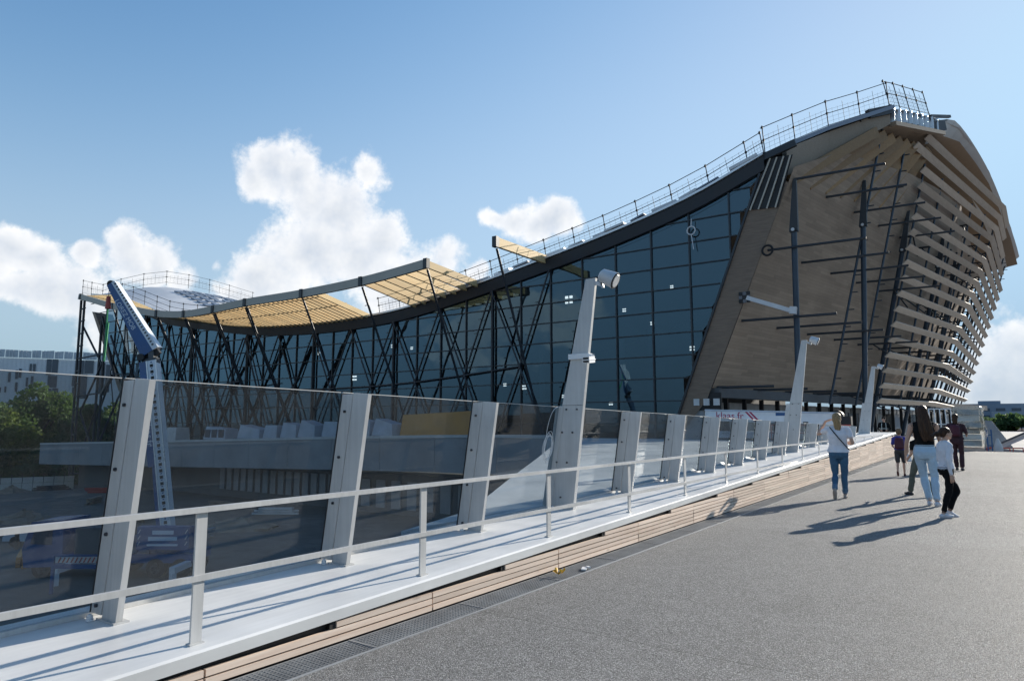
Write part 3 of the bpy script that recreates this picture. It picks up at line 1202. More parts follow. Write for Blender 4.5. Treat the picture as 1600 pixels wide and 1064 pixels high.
for xr, xl in zip(MX, MX[1:]):
    for k, (za, zb) in enumerate(zip(ROWZ, ROWZ[1:])):
        # polygon clipped against the fascia and the leaning reveals
        n = 4
        tops = []
        bots = []
        for i in range(n + 1):
            x = xl + (xr - xl) * i / n
            t = min(zb, front_z(max(min(x, -12.5), -117)) - 0.97)
            b = max(za, -1.2)
            if x > -20.4:
                b = max(b, (x + 20.4) / 0.386)
            if x < -103.5:
                b = max(b, (-103.5 - x) / 0.83 + 2.0)
            if t - b > 0.03:
                tops.append((x, t))
                bots.append((x, b))
        if len(tops) < 2 or tops[-1][0] - tops[0][0] < 0.3:
            continue
        npane += 1
        mb = MB()
        ring = bots + tops[::-1]
        yj = 50.03 + random.uniform(-0.004, 0.004)
        tilt = random.uniform(-0.009, 0.009)
        xm = (xl + xr) / 2
        fr = [(x, yj + tilt * (x - xm), z) for x, z in ring]
        mb.add(fr, [tuple(range(len(fr)))])
        pane = part('pane', mb, 'facade_glass', facade)

# --- interior seen through the glass
mb = MB()
wx = [-104 + 82 * i / 24 for i in range(25)]
for x in wx:
    mb.v += [(x, 92, -1.2), (x, 92, roof_z(x, 92) - 0.6)]
mb.f = [(2 * i, 2 * i + 2, 2 * i + 3, 2 * i + 1) for i in range(24)]
part('rear_wall', mb, 'interior', AQ)
mb = MB()
wy = [50.6, 55, 60, 65, 70, 80, 92]
for y in wy:
    mb.v += [(-103.2, y, -1.2), (-103.2 - 0.0, y, min(roof_z(-103.2, y) - 0.6, 20))]
mb.f = [(2 * i, 2 * i + 2, 2 * i + 3, 2 * i + 1) for i in range(len(wy) - 1)]
part('end_wall', mb, 'interior', AQ)
mb = MB().box((-62, 71, -1.3), (88, 41, 0.3))
part('hall_floor', mb, 'interior', AQ)
mb = MB()
for i in range(9):
    mb.box((-74, 62 + i * 2.2, 0.2 + i * 0.9), (44, 2.2, 0.9))
part('stand', mb, 'interior', AQ)
mb = MB().box((-22, 71, 4), (0.5, 41, 10))
part('side_wall', mb, 'interior', AQ)
for i in range(10):
    piece('inner_column', 'interior_steel', (-26 - i * 8.2, 53.5, 3.6), (0.35, 0.35, 10), AQ)
for i in range(5):
    beam('inner_truss', 'interior_steel', (-22 - i * 2, 54 + i * 3, 2.2 + i * 0.5), (-45, 54 + i * 3, 2.0 + i * 0.5), 0.2, 0.35, AQ)
WORK_LABELS = ['biggest lit lamp behind the glass, just left of nearest light mast head', 'small lit lamp beside the biggest one near mast head', 'lit four-square lamp behind glass under the open canopy bay',
               'leftmost lit lamp high behind the lattice', 'small lit lamp right of the four-square lamp', 'low lit lamp behind lattice left of nearest light mast', 'brighter low lit lamp behind lattice left of nearest light mast',
               'low lit lamp at the foot of the nearest light mast', 'lowest lit lamp right of the nearest light mast', 'small lit lamp in the middle of the blue panes', 'rightmost lit lamp, low by the leaning timber wall',
               'faint wide lit lamp low in the lattice middle', 'small lit lamp upper right of nearest mast', 'highest small lit lamp in the blue panes']
for (x, y, z, w) in [(-30.5, 52.2, 12.4, 0.9), (-28.2, 52.5, 12.1, 0.35), (-52.2, 52, 9.6, 0.45), (-64.2, 52, 9.5, 0.4), (-49.4, 52, 9.2, 0.35), (-37.4, 52, 5.0, 0.35), (-35.2, 52, 4.7, 0.5), (-31.2, 52.3, 3.8, 0.35), (-26.4, 52, 3.1, 0.4), (-22.6, 52.2, 9.6, 0.35), (-19.2, 52, 7.3, 0.45), (-58.0, 52, 6.4, 0.7), (-25.0, 52, 10.9, 0.35), (-20.9, 52.4, 12.5, 0.3)]:
    lp = thing('work_light', WORK_LABELS.pop(0), 'work light', (x, y, z), 'lit work lights inside the hall')
    for dx in (-0.25, 0.25):
        for dz in (-0.25, 0.25):
            piece('lamp', 'lit_lamp', (x + dx * w, y, z + dz * w), (0.30 * w, 0.1, 0.24 * w), lp)
    piece('housing', 'black', (x, y + 0.14, z), (w * 1.1, 0.14, w * 1.1), lp)

# --- front canopy: eave beam, timber blades, raking struts
EAVE = [(-31.45, 42.5, 15.7), (-38.8, 42.5, 14.95), (-46.8, 42.5, 14.35), (-55.3, 42.5, 14.15), (-64.7, 42.5, 14.2), (-70.7, 42.5, 14.05), (-76.7, 42.5, 14.05), (-82.9, 42.5, 14.7), (-90.0, 43.0, 15.95), (-96.5, 43.5, 17.1), (-113.2, 46.3, 20.6)]


def eave_pt(x):
    return Vector((x, interp([(e[0], e[1]) for e in EAVE], x), spline([(e[0], e[2]) for e in EAVE], x)))


canopy = part('canopy_bearer', MB().bar((-113.4, 49.3, 20.2), (-113.4, 46.0, 20.6), 0.3, 0.8), 'eave_fascia', AQ)
for a, b in zip(EAVE[1:], EAVE[2:]):
    n = 6
    pts = [eave_pt(a[0] + (b[0] - a[0]) * i / n) for i in range(n + 1)]
    mb = MB()
    for p, q in zip(pts, pts[1:]):
        mb.bar(p, q, 0.30, 0.78)
    part('eave_beam', mb, 'eave_fascia', canopy)
for e in EAVE:
    piece('end_cap', 'fascia_dark', (e[0], e[1] - 0.05, e[2]), (0.42, 0.42, 0.86), canopy)
def blade(x, w=0.16, d=0.55, back=50.0):
    e = eave_pt(x)
    zb = front_z(x) + 0.05
    # blades meet the roof edge
    beam('blade', 'canopy_timber', (x, e.y + 0.14, e.z), (x + 0.0, back, zb), w, d, canopy)
x = -53.6
while x > -112.5:
    blade(x, 0.22, 0.50)
    x -= 0.78
for i in range(7):
    blade(-38.9 - i * 1.30, 0.22, 0.62)
blade(-31.45, 0.30, 0.75)
# battens tying the blades
mb = MB()
for yy in (44.2, 46.6):
    pts = []
    xx = -112.0
    while xx <= -53.5:
        e = eave_pt(xx)
        t = (yy - e.y) / (50 - e.y)
        zb = front_z(xx) + 0.05
        pts.append((xx, yy if yy > e.y else e.y + 0.3, e.z + (zb - e.z) * max(t, 0) + 0.30))
        xx += 1.5
    for p, q in zip(pts, pts[1:]):
        mb.bar(p, q, 0.12, 0.08)
part('batten', mb, 'canopy_timber', canopy)

hook = MB().box((0, 0, 0), (1, 1, 1)).mesh('clip', 'dark_steel')
for idx, e in enumerate(EAVE[:-1]):
    top = Vector((e[0], e[1] + 0.1, e[2] - 0.5))
    bot = Vector((e[0] + 0.0, 50.2 if e[0] > -60 else 51.0, -0.6))
    bot.y = 49.7
    for off in ((-0.16, 0.16) if idx in (4, 5, 6, 7) else (0.0,)):
        s = rod('raking_strut', 'dark_steel', top + Vector((off, 0, 0)), bot + Vector((off, 0, 0)), 0.105, canopy)
        for q in range(1, 9):
            c = top.lerp(bot, q / 9)
            o = link('clip', hook, s)
            o.matrix_parent_inverse = s.matrix_parent_inverse
            COLP = None
            o.parent = canopy
            o.location = c + Vector((off - 0.22, -0.05, 0.02))
            o.scale = (0.34, 0.06, 0.06)

# --- steel lattice standing in front of the glass
lattice = part('lattice', MB().bar((-28, 49.65, -1.0), (-105, 49.65, -1.0), 0.25, 0.3), 'dark_steel', AQ)
bay = 6.3
tops, mids, bots = [], [], []
for i in range(13):
    x = -31.02 - bay * i
    tops.append(Vector((x, 49.72, front_z(x) - 1.0)))
    bots.append(Vector((x - bay * 0.5, 49.72, -1.0)))
    mx = x - bay * 0.5
    mids.append(Vector((mx, 49.74, (front_z(mx) - 1.5) * 0.47)))
for i in range(13):
    r1 = 0.082
    rod('diagonal', 'dark_steel', tops[i], mids[i], r1, lattice)
    if i > 0:
        rod('diagonal', 'dark_steel', tops[i], mids[i - 1], r1, lattice)
        rod('tie', 'dark_steel', mids[i - 1], mids[i], 0.085, lattice)
    lo = Vector((tops[i].x, 49.72, -1.0))
    rod('diagonal', 'dark_steel', mids[i], lo, r1, lattice)
    if i < 12:
        lo2 = Vector((tops[i + 1].x, 49.72, -1.0))
        rod('diagonal', 'dark_steel', mids[i], lo2, r1, lattice)
    if i % 2 == 1:
        rod('column', 'dark_steel', tops[i] + Vector((0.1, 0.0, 0)), Vector((tops[i].x + 0.1, 49.72, -1)), 0.10, lattice)
    for j, (p, q) in enumerate(((tops[i], mids[i]), (mids[i], lo))):
        for s in range(1, 6):
            c = p.lerp(q, s / 6)
            o = link('clip', hook, lattice)
            o.location = c + Vector((-0.2, -0.1, 0))
            o.scale = (0.3, 0.05, 0.05)
# left part is busier: extra long crossing rakers
for i in range(3):
    x = -72 - i * 12.0
    rod('raker', 'dark_steel', (x, 47.4, front_z(x) - 1.6), (x + 5.4, 47.6, -1.0), 0.10, lattice)
    rod('raker', 'dark_steel', (x, 47.2, front_z(x) - 1.6), (x - 4.8, 47.4, 3.2), 0.085, lattice)
    rod('tie', 'dark_steel', (x, 47.3, 6.3 + i * 0.15), (x - 5.2, 47.3, 6.0 + i * 0.15), 0.07, lattice)
    rod('tie', 'dark_steel', (x, 47.3, 3.4), (x - 5.2, 47.3, 3.3), 0.06, lattice)

# --- left end: leaning timber reveal
def gl(z):
    return glass_left(z)
mb = MB()
mb.add([(gl(-1.2) - 0.3, 49.9, -1.2), (gl(19.2), 49.9, 19.2), (gl(19.2) - 2.0, 54.0, 19.4), (gl(-1.2) - 2.3, 54.0, -1.2)], [(0, 1, 2, 3)])
mb.add([(gl(-1.2) - 0.3, 49.9, -1.2), (gl(19.2), 49.9, 19.2), (gl(19.2) + 1.2, 49.85, 18.9), (gl(-1.2) + 1.2, 49.85, -1.2)], [(0, 1, 2, 3)])
part('left_reveal', mb, 'wall_boards', AQ)

# --- right flank: overhanging timber wall
WB = Vector((-17.02, 50.0, 4.04))
WU = Vector((0.4167, 0.0, 1.0))          # per metre of height
WD = Vector((0.19595, 0.98061, 0.0))     # along the wall


WD2 = Vector((0.02, 1.0, 0.0)).normalized()


def wall_pt(s, z, out=0.0):
    return WB + WU * (z - 4.04) + WD * min(s, 36) + WD2 * max(s - 36, 0)


def wall_at_y(y, z):
    return wall_pt((y - WB.y) / WD.y, z)


mb = MB()
ss = [0, 6, 12, 20, 30, 36, 50, 65, 80]
zs = [4.04, 8, 12, 16, 18.6, 21.5]
for s in ss:
    for z in zs:
        ztop = z
        if z == 21.5:
            ztop = min(21.5 + s * 0.12, 24.5) if s > 0 else 19.6
        mb.v.append(wall_pt(s, ztop))
n = len(zs)
for i in range(len(ss) - 1):
    for j in range(n - 1):
        a = i * n + j
        mb.f.append((a, a + n, a + n + 1, a + 1))
wall = part('timber_wall', mb, 'wall_boards', AQ)
# leaning strip between glass and wall, its shade painted in as darker boards
mb = MB()
mb.add([(glass_right(-0.8), 49.93, -0.8), (-17.02 - 0.4, 49.96, 3.2), (-10.97, 49.97, 18.56), (glass_right(19.6), 49.93, 19.6)], [(0, 1, 2, 3)])
part('reveal', mb, 'shaded_reveal_boards', AQ)
part('reveal_edge', MB().bar((glass_right(-0.8) - 0.05, 49.9, -0.8), (glass_right(19.6) - 0.05, 49.9, 19.6), 0.16, 0.22, (0, 1, 0)), 'mullion', AQ)
# black slatted panel at the head of the strip
sp = MB().add([(-13.9, 49.86, 17.0), (-11.70, 49.88, 16.85), (-10.55, 49.88, 20.5), (-12.25, 49.86, 20.6)], [(0, 1, 2, 3)])
slp = part('slatted_panel', sp, 'black', AQ)
for i in range(4):
    t = 0.10 + i * 0.27
    p = Vector((-13.9, 49.80, 16.95)).lerp(Vector((-11.7, 49.80, 16.8)), t)
    q = Vector((-12.25, 49.80, 20.55)).lerp(Vector((-10.55, 49.80, 20.45)), t)
    beam('slat', 'eave_fascia', p, q, 0.10, 0.08, slp, (0, 1, 0))
part('panel_head', MB().bar((-12.6, 49.8, 20.7), (-10.3, 49.8, 21.3), 0.3, 0.5, (0, 0, 1)), 'fascia_dark', AQ)

# eave fascia turning back along the flank
E0, E1 = Vector((-11.2, 50.4, 21.2)), Vector((-5.4, 61.3, 26.6))
mb = MB()
pts = [Vector((-11.1, 50.5, 0)), Vector((-9.05, 55.4, 0)), Vector((-7.2, 58.6, 0)), Vector((-5.35, 61.4, 0))]
zt = [21.3, 23.8, 25.4, 26.9]
hh = [2.4, 1.9, 1.55, 1.2]
vs = []
for p, z, h in zip(pts, zt, hh):
    vs += [(p.x, p.y, z - h), (p.x, p.y, z)]
mb.add(vs, [(0, 2, 3, 1), (2, 4, 5, 3), (4, 6, 7, 5)])
vs2 = [(x - 0.35, y + 0.2, z) for x, y, z in vs]
mb.add(vs2, [(0, 2, 3, 1), (2, 4, 5, 3), (4, 6, 7, 5)])
mb.add([vs[0], vs[2], vs2[2], vs2[0]], [(0, 1, 2, 3)])
mb.add([vs[2], vs[4], vs2[4], vs2[2]], [(0, 1, 2, 3)])
mb.add([vs[4], vs[6], vs2[6], vs2[4]], [(0, 1, 2, 3)])
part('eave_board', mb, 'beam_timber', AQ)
part('eave_corner', MB().bar((-6.7, 59.2, 26.05), (-5.25, 61.5, 26.95), 0.35, 0.7), 'fascia_dark', AQ)
part('eave_trim', MB().bar((-12.4, 50.0, 21.0), (-9.0, 55.3, 24.05), 0.5, 0.3).bar((-9.0, 55.3, 24.05), (-5.2, 61.6, 27.15), 0.5, 0.3), 'roof_panel', AQ)
# glulam beams showing under the corner of the roof
for i in range(8):
    p = wall_pt(1.0 + i * 2.6, 19.2 + 0.25 * i) + Vector((-0.5, -0.3, -0.3))
    q = Vector((-6.3 + 0.40 * i, 59.9 + i * 1.85, 24.7 + 0.32 * i))
    beam('glulam', 'glulam', p, q, 0.42, 0.80, AQ)
# stepped bright metal on the right-hand roof edge
for i in range(9):
    y = 61.9 + i * 1.25
    x = right_x(y)
    z = right_z(y)
    mb = MB().hexa([(x - 0.9, y, z - 1.1), (x + 0.15, y, z - 1.1), (x + 0.15, y + 1.2, z - 0.8), (x - 0.9, y + 1.2, z - 0.8)],
                   [(x - 0.9, y, z + 0.1), (x + 0.15, y, z + 0.05), (x + 0.15, y + 1.2, z + 0.05), (x - 0.9, y + 1.2, z + 0.35)])
    part('edge_plate', mb, 'zinc', AQ)
part('edge_bearer', MB().bar((-5.2, 61.6, 25.75), (-2.2, 73.2, 28.3), 0.5, 0.35), 'beam_timber', AQ)

# tall side fascia
FT = [(72, -2.6, 29.2), (76, -1.5, 30.6), (80, -0.85, 31.2), (87, 0.25, 31.1), (95, 1.4, 30.5), (105, 2.6, 29.2), (115, 3.6, 28.0), (124, 4.35, 27.3), (130, 4.75, 27.0)]
FT = [(72 + 58 * i / 22, spline([(a, b) for a, b, c in FT], 72 + 58 * i / 22), spline([(a, c) for a, b, c in FT], 72 + 58 * i / 22)) for i in range(23)]
FBt = [(y, x - 1.0 - 1.2 * min((y - 72) / 16, 1), z - 1.9) for y, x, z in FT]
for i in range(len(FT) - 1):
    (ya, xa, za), (yb, xb, zb) = FT[i], FT[i + 1]
    (_, xc, zc), (_, xd, zd) = FBt[i], FBt[i + 1]
    mb = MB().hexa([(xc, ya, zc), (xc, ya + 0.25, zc), (xd, yb + 0.23, zd), (xd, yb - 0.02, zd)][::-1],
                   [(xa, ya, za), (xa - 0.4, ya + 0.3, za), (xb - 0.4, yb + 0.28, zb), (xb, yb - 0.02, zb)][::-1])
    part('side_fascia', mb, 'edge_fascia', AQ)
# ragged dark end where the cladding is unfinished
mb = MB().bar((-3.0, 71.0, 29.4), (-1.6, 75.0, 30.5), 0.25, 0.25).bar((-2.8, 71.6, 28.5), (-2.0, 73.6, 29.2), 0.2, 0.9).bar((-2.9, 71.2, 28.9), (-1.9, 74.2, 29.9), 0.3, 0.12)
part('open_end', mb, 'fascia_dark', AQ)

# --- louvres: long horizontal planks stacked up the flank
def louvre_line(z):
    a = Vector((-8.71 + (z - 3.5) * 0.2276, 71.3, z))
    b = Vector((-4.86 + (z - 5.27) * 0.335, 88.5 + (z - 5.27) * 0.544, z))
    c = Vector((-3.9 + (z - 4.0) * 0.335, 130.0, z))
    return a, b, c


def plank(pts, w, th, tilt):
    """a plank of given width swept along a horizontal polyline, outer edge lower"""
    mb = MB()
    n = len(pts)
    for i, p in enumerate(pts):
        d = (pts[min(i + 1, n - 1)] - pts[max(i - 1, 0)]).normalized()
        o = Vector((d.y, -d.x, 0)).normalized()
        up = Vector((0, 0, 1))
        across = (o * math.cos(tilt) - up * math.sin(tilt))
        nn = (up * math.cos(tilt) + o * math.sin(tilt))
        k = 1.0
        mb.v += [p - across * w * 0.5 - nn * th / 2, p + across * w * 0.5 - nn * th / 2, p + across * w * 0.5 + nn * th / 2, p - across * w * 0.5 + nn * th / 2]
    for i in range(n - 1):
        for j in range(4):
            a, b = i * 4 + j, i * 4 + (j + 1) % 4
            mb.f.append((a, b, b + 4, a + 4))
    mb.f.append((0, 1, 2, 3))
    mb.f.append(tuple(range(4 * n - 4, 4 * n))[::-1])
    return mb


for i in range(18):
    z = 3.5 + 1.41 * i
    a, b, c = louvre_line(z)
    if i == 16:
        a = a.lerp(b, -0.10)
    if i in (14, 15, 16):
        c = b.lerp(c, (0.80, 0.60, 0.40)[i - 14])
    if i == 17:
        a = a.lerp(b, -0.02)
        c = b.lerp(c, 0.35)
    part('louvre', plank([a, b, c], 0.62, 0.09, R(-40)), 'louvre_timber', AQ)

# --- outriggers, inclined rails and struts between wall and louvres
NR = 15
def fin_at(y, z):
    a, b, c = louvre_line(z)
    if y <= b.y:
        t = (y - a.y) / (b.y - a.y)
        return a.lerp(b, t)
    return b.lerp(c, (y - b.y) / (c.y - b.y))


for k in range(NR):
    y = 50.6 + 5.56 * k
    for zr in (4.1, 8.95, 13.97, 18.9, 23.3):
        if zr > 20 and k < 2:
            continue
        p = wall_at_y(y, zr)
        q = fin_at(y + (0.0 if y > 71 else 0.6), zr)
        q = q + Vector((-0.3, 0, 0))
        if q.x - p.x < 0.5:
            continue
        if k < 5:
            q = p + Vector((6.4 - 0.35 * k - (0.6 if zr > 18 else 0.0), 0.35, 0.0)) if zr > 5 else q
        rod('outrigger', 'dark_steel', p, q, 0.095, AQ)
        if k > 3:
            rod('stay', 'dark_steel', p.lerp(q, 0.25) + Vector((0, 0, 0.0)), fin_at(y + 2.6, zr - 1.4) + Vector((-0.4, 0, 0)), 0.07, AQ)
    if k >= 2:
        p, q = fin_at(y, 3.0), fin_at(y, 25.6)
        off = Vector((-0.42, 0, 0))
        rail = rod('inclined_rail', 'strut_blue', p + off, q + off, 0.10, AQ)
        n = 16
        for j in range(n):
            c = (p + off).lerp(q + off, (j + 0.5) / n)
            o = link('clip', hook, AQ)
            o.location = c + Vector((0.25, 0, 0))
            o.scale = (0.5, 0.10, 0.08)
    # extra inner frame at the far part
    if k > 5:
        p = wall_at_y(y + 2, 4).lerp(fin_at(y + 2, 4), 0.5)
        q = wall_at_y(y + 2, 20).lerp(fin_at(y + 2, 20), 0.5)
        rod('inner_post', 'dark_steel', p, q, 0.11, AQ)

for (y, zt, yb, xb) in [(50.6, 17.9, 53.0, -11.7), (61.3, 20.3, 63.5, -8.9), (72.4, 20.2, 76.5, -10.4), (83.5, 20.4, 87.5, -8.6), (95, 20.5, 97, -7.2)]:
    top = wall_at_y(y, zt) + Vector((0.30, -0.05, -0.2))
    bot = Vector((xb, yb, 0.0))
    d = (bot - top).normalized()
    mb = MB()
    p1 = top + d * 2.6
    mb.tube(p1, bot, 0.26, 12, 0.24)
    pl = rod('strut', 'strut_blue', p1, bot, 0.21, AQ, 12)
    # triangular head plate
    hd = MB().hexa([p1 + Vector((-0.30, -0.2, 0)), p1 + Vector((0.30, -0.2, 0)), p1 + Vector((0.30, 0.2, 0)), p1 + Vector((-0.30, 0.2, 0))],
                   [top + Vector((0.05, -0.12, 1.2)), top + Vector((0.30, -0.12, 1.2)), top + Vector((0.30, 0.12, 1.2)), top + Vector((0.05, 0.12, 1.2))])
    hd.tube(p1 + Vector((0, -0.35, 0.1)), p1 + Vector((0, 0.35, 0.1)), 0.16, 10)
    part('strut_head', hd, 'dark_steel', AQ)
    part('pin', MB().tube(p1 + Vector((0.0, -0.40, 0.1)), p1 + Vector((0, -0.36, 0.1)), 0.12, 10), 'lamp_body', AQ)

# bracket arm with lamp on the wall
ba = Vector((-14.2, 49.9, 10.5))
bb = ba + Vector((2.85, 0.3, -1.15))
part('arm', MB().bar(ba, bb, 0.30, 0.30).bar(bb, bb + Vector((0.45, 0.05, -0.06)), 0.55, 0.5), 'lamp_body', AQ)
for i in range(3):
    for j in range(3):
        piece('mount_plate', 'black' if (i + j) % 2 == 0 else 'bolt_steel', (-14.35 + (i - 1) * 0.28, 49.86, 10.55 + (j - 1) * 0.28), (0.25, 0.08, 0.25), AQ)
# rings of hose hanging on the wall and the glass
def ring(c, r, th, m, parent):
    mb = MB()
    pts = [Vector(c) + Vector((math.cos(a) * r, 0, math.sin(a) * r)) for a in [2 * math.pi * i / 24 for i in range(25)]]
    mb.path(pts, th, 8)
    return part('cable_ring', mb, m, parent, True)
ring((-12.55, 49.7, 13.75), 0.36, 0.08, 'black', AQ)
ring((-18.1, 49.6, 16.1), 0.32, 0.05, 'wire_white', AQ)
part('cable_tail', MB().path([(-18.1, 49.6, 16.4), (-18.05, 49.6, 17.0)], 0.03).path([(-18.1, 49.6, 15.8), (-17.95, 49.6, 14.6)], 0.03), 'wire_white', AQ)

# --- ground floor under the overhang
part('wall_plate', MB().bar(WB + Vector((0.0, 0.3, -0.35)), WB + WD * 80 + Vector((0.0, 0.3, -0.35)), 0.9, 0.7), 'concrete_dark', AQ)
back = Vector((-3.2, 0.6, 0))
for i in range(26):
    p = WB + WD * (1.5 + i * 3.0) + back
    m = ['off_white', 'black', 'crate_cover', 'off_white', 'window_dark', 'off_white', 'white_plastic'][i % 7]
    q = p + WD * 2.7
    beam('ground_panel', m, Vector((p.x, p.y, 1.5)), Vector((q.x, q.y, 1.5)), 0.2, 3.2, AQ)
    o = p + Vector((1.7, 0, 0))
    piece('ground_column', 'black', (o.x, o.y, 1.6), (0.32, 0.32, 3.6), AQ)
    piece('head_panel', 'off_white', (p.x + 0.3 + 0.3, p.y + 1.3, 2.85), (0.15, 2.5, 0.6), AQ, (0, 0, -math.atan2(WD.x, WD.y)))
piece('base_wall', 'concrete', (-18.9, 50.3, 1.1), (2.2, 0.4, 2.6), AQ)
piece('base_head', 'black', (-17.7, 50.12, 3.05), (2.6, 0.2, 1.3), AQ)
for i in range(3):
    piece('base_block', 'off_white', (-18.2 + i * 0.75, 49.95, 3.0), (0.42, 0.25, 0.5), AQ)

# ------------------------------------------------------------------ scaffold guard rails on the roof
def guard(points, label, h=1.75, step=None, group='scaffold guard rails on the roof', lean=(0, -0.25), mesh=True):
    t = thing('scaffold_guardrail', label, 'guard rail', points[0], group)
    n = len(points)
    tops = []
    for i, p in enumerate(points):
        p = Vector(p)
        q = p + Vector((lean[0], lean[1], h))
        tops.append((p, q))
        rod('standard', 'scaffold', p - Vector((0, 0, 0.3)), q + Vector((0, 0, 0.12)), 0.038, t, 6)
        for f in (0.99, 0.55):
            piece('coupler', 'scaffold', tuple(p.lerp(q, f)), (0.14, 0.14, 0.14), t)
    for (p, q), (p2, q2) in zip(tops, tops[1:]):
        for f, r in ((0.99, 0.032), (0.55, 0.030), (0.12, 0.024)):
            rod('ledger', 'scaffold', p.lerp(q, f) - (p2.lerp(q2, f) - p.lerp(q, f)) * 0.06, p2.lerp(q2, f) + (p2.lerp(q2, f) - p.lerp(q, f)) * 0.06, r, t, 6)
        if mesh:
            mb = MB()
            for s in range(1, 6):
                a = p.lerp(p2, s / 6)
                b = q.lerp(q2, s / 6)
                mb.tube(a.lerp(b, 0.12), a.lerp(b, 0.72 if s != 3 else 0.85), 0.009 if s != 3 else 0.018, 4)
            for f in (0.25, 0.4, 0.68):
                mb.tube(p.lerp(q, f), p2.lerp(q2, f), 0.009, 4)
            part('mesh_panel', mb, 'scaffold', t)
    return t


pts = []
x = -52.0
while x < -12.9:
    pts.append((x, 49.9, front_z(x) + 0.1))
    x += 2.95
pts.append((-12.5, 50, 20.95))
guard(pts, 'thin scaffold guard rail climbing the sloping roof edge above the glass front', lean=(-0.30, -0.1))
pts = [(-12.5, 50.2, 20.95), (-10.9, 52.7, 22.45), (-9.0, 55.5, 24.1), (-7.15, 58.6, 25.6), (-5.35, 61.5, 27.1)]
guard(pts, 'scaffold guard rail up to the highest corner of the roof', lean=(-0.15, -0.1), h=2.2)
pts = [(-5.25, 61.6, 27.1), (-4.7, 63.6, 27.6), (-4.15, 65.8, 28.1), (-3.55, 68.1, 28.6), (-2.95, 70.4, 29.1)]
guard(pts, 'short steep scaffold guard rail right of the highest roof corner', h=2.5, lean=(-0.5, 0.0))
pts = [(-113 + i * 3.6, 47.6 + (i * 0.02), 20.9 - i * 0.85 * (1 - i * 0.035)) for i in range(12)]
pts = [(x, 50.4, max(front_z(x), 0) + 0.5) for x, y, z in pts]
guard(pts, 'scaffold guard rail along the far left roof dip behind crane', lean=(0, 0.0), mesh=False)
pts = [(-113.4, 46.5, 21.0), (-114.0, 48.0, 21.0), (-114.8, 50.0, 21.1), (-115.6, 53.0, 22.6), (-116.4, 57.0, 24.3), (-116.6, 61, 25.5), (-116.6, 65, 25.6), (-116.6, 69, 25.4), (-116.6, 73, 25.0), (-116.6, 78, 24.4)]
guard(pts, 'scaffold guard rail on the far left roof corner and ridge', h=2.2, lean=(0, 0.0))


# scaffold tower holding the left roof corner
def tower():
    t = thing('scaffold_tower', 'tall dark scaffold tower under the left tip of the roof', 'scaffold', (-112, 47, -8))
    xs = [(-113.2, 46.5), (-111.6, 46.3), (-108.0, 47.2), (-106.6, 47.2)]
    for x, y in xs:
        zt = 20.1 if x < -110 else 17.0
        rod('standard', 'dark_steel', (x, y, -7.5), (x + (0.0 if x > -110 else -0.4), y, zt), 0.19, t)
    z = -6.0
    while z < 19.5:
        rod('rung', 'dark_steel', (-113.3, 46.5, z), (-111.6, 46.3, z), 0.12, t)
        piece('clip', 'dark_steel', (-113.6, 46.5, z + 0.6), (0.5, 0.1, 0.1), t)
        if z < 16.5 and int(z * 10) % 3 == 0:
            rod('ledger', 'dark_steel', (-111.6, 46.3, z), (-106.6, 47.2, z + 0.4), 0.11, t)
        z += 1.9
    for a, b, c, d in [(-113.0, 16, -107, 10), (-112.0, 3, -106.6, 10.5), (-112, 3, -106.6, -4), (-106.6, 4, -112, -4), (-107, 17, -103, 8), (-103, 8, -107.5, 2), (-104, 14, -98, 5), (-106.6, -3, -99, 8)]:
        rod('brace', 'dark_steel', (a, 46.8, b), (c, 47.2, d), 0.15, t)
    beam('raking_prop', 'dark_steel', (-106.4, 47.2, 5.6), (-103.2, 47.0, 8.2), 0.45, 0.45, t)


tower()
# ------------------------------------------------------------------ concrete podium in front of the building
PODZ = [(-110, -1.36), (-64, -0.18), (-44.7, 0.35), (-33.3, 0.58), (-24, 0.62)]


def pod_z(x):
    return interp(PODZ, x)


pod = thing('concrete_podium', 'long grey concrete podium band below the glass front', 'podium', (-60, 41, -3))
x = -109.5
while x < -24.2:
    b = min(x + 6.1, -24.0)
    za, zb = pod_z(x), pod_z(b)
    part('precast_panel', MB().hexa([(x, 41, za - 2.9), (b - 0.04, 41, zb - 2.9), (b - 0.04, 41.4, zb - 2.9), (x, 41.4, za - 2.9)],
                                    [(x, 41, za - 0.22), (b - 0.04, 41, zb - 0.22), (b - 0.04, 41.4, zb - 0.22), (x, 41.4, za - 0.22)]), 'concrete', pod)
    part('coping', MB().hexa([(x, 40.93, za - 0.215), (b - 0.02, 40.93, zb - 0.215), (b - 0.02, 41.5, zb - 0.215), (x, 41.5, za - 0.215)],
                             [(x, 40.93, za), (b - 0.02, 40.93, zb), (b - 0.02, 41.5, zb), (x, 41.5, za)]), 'fascia_white', pod)
    x = b
part('deck', MB().hexa([(-109.4, 41.5, -2.2), (-20.5, 41.5, -0.5), (-20.5, 51, -0.5), (-109.4, 51, -2.2)],
                       [(-109.4, 41.5, -1.55), (-20.5, 41.5, 0.30), (-20.5, 51, 0.30), (-109.4, 51, -1.55)]), 'concrete', pod)
part('return_wall', MB().hexa([(-109.4, 41.45, -4.2), (-109.0, 41.45, -4.2), (-109.0, 51, -4.2), (-109.4, 51, -4.2)],
                              [(-109.4, 41.45, -1.4), (-109.0, 41.45, -1.4), (-109.0, 51, -1.4), (-109.4, 51, -1.4)]), 'concrete', pod)
part('lower_wall', MB().box((-64.5, 44.4, -5.6), (80.5, 0.4, 5.2)), 'concrete_dark', pod)
part('lower_return', MB().box((-104.8, 50, -5.6), (0.4, 11, 5.4)), 'concrete_dark', pod)
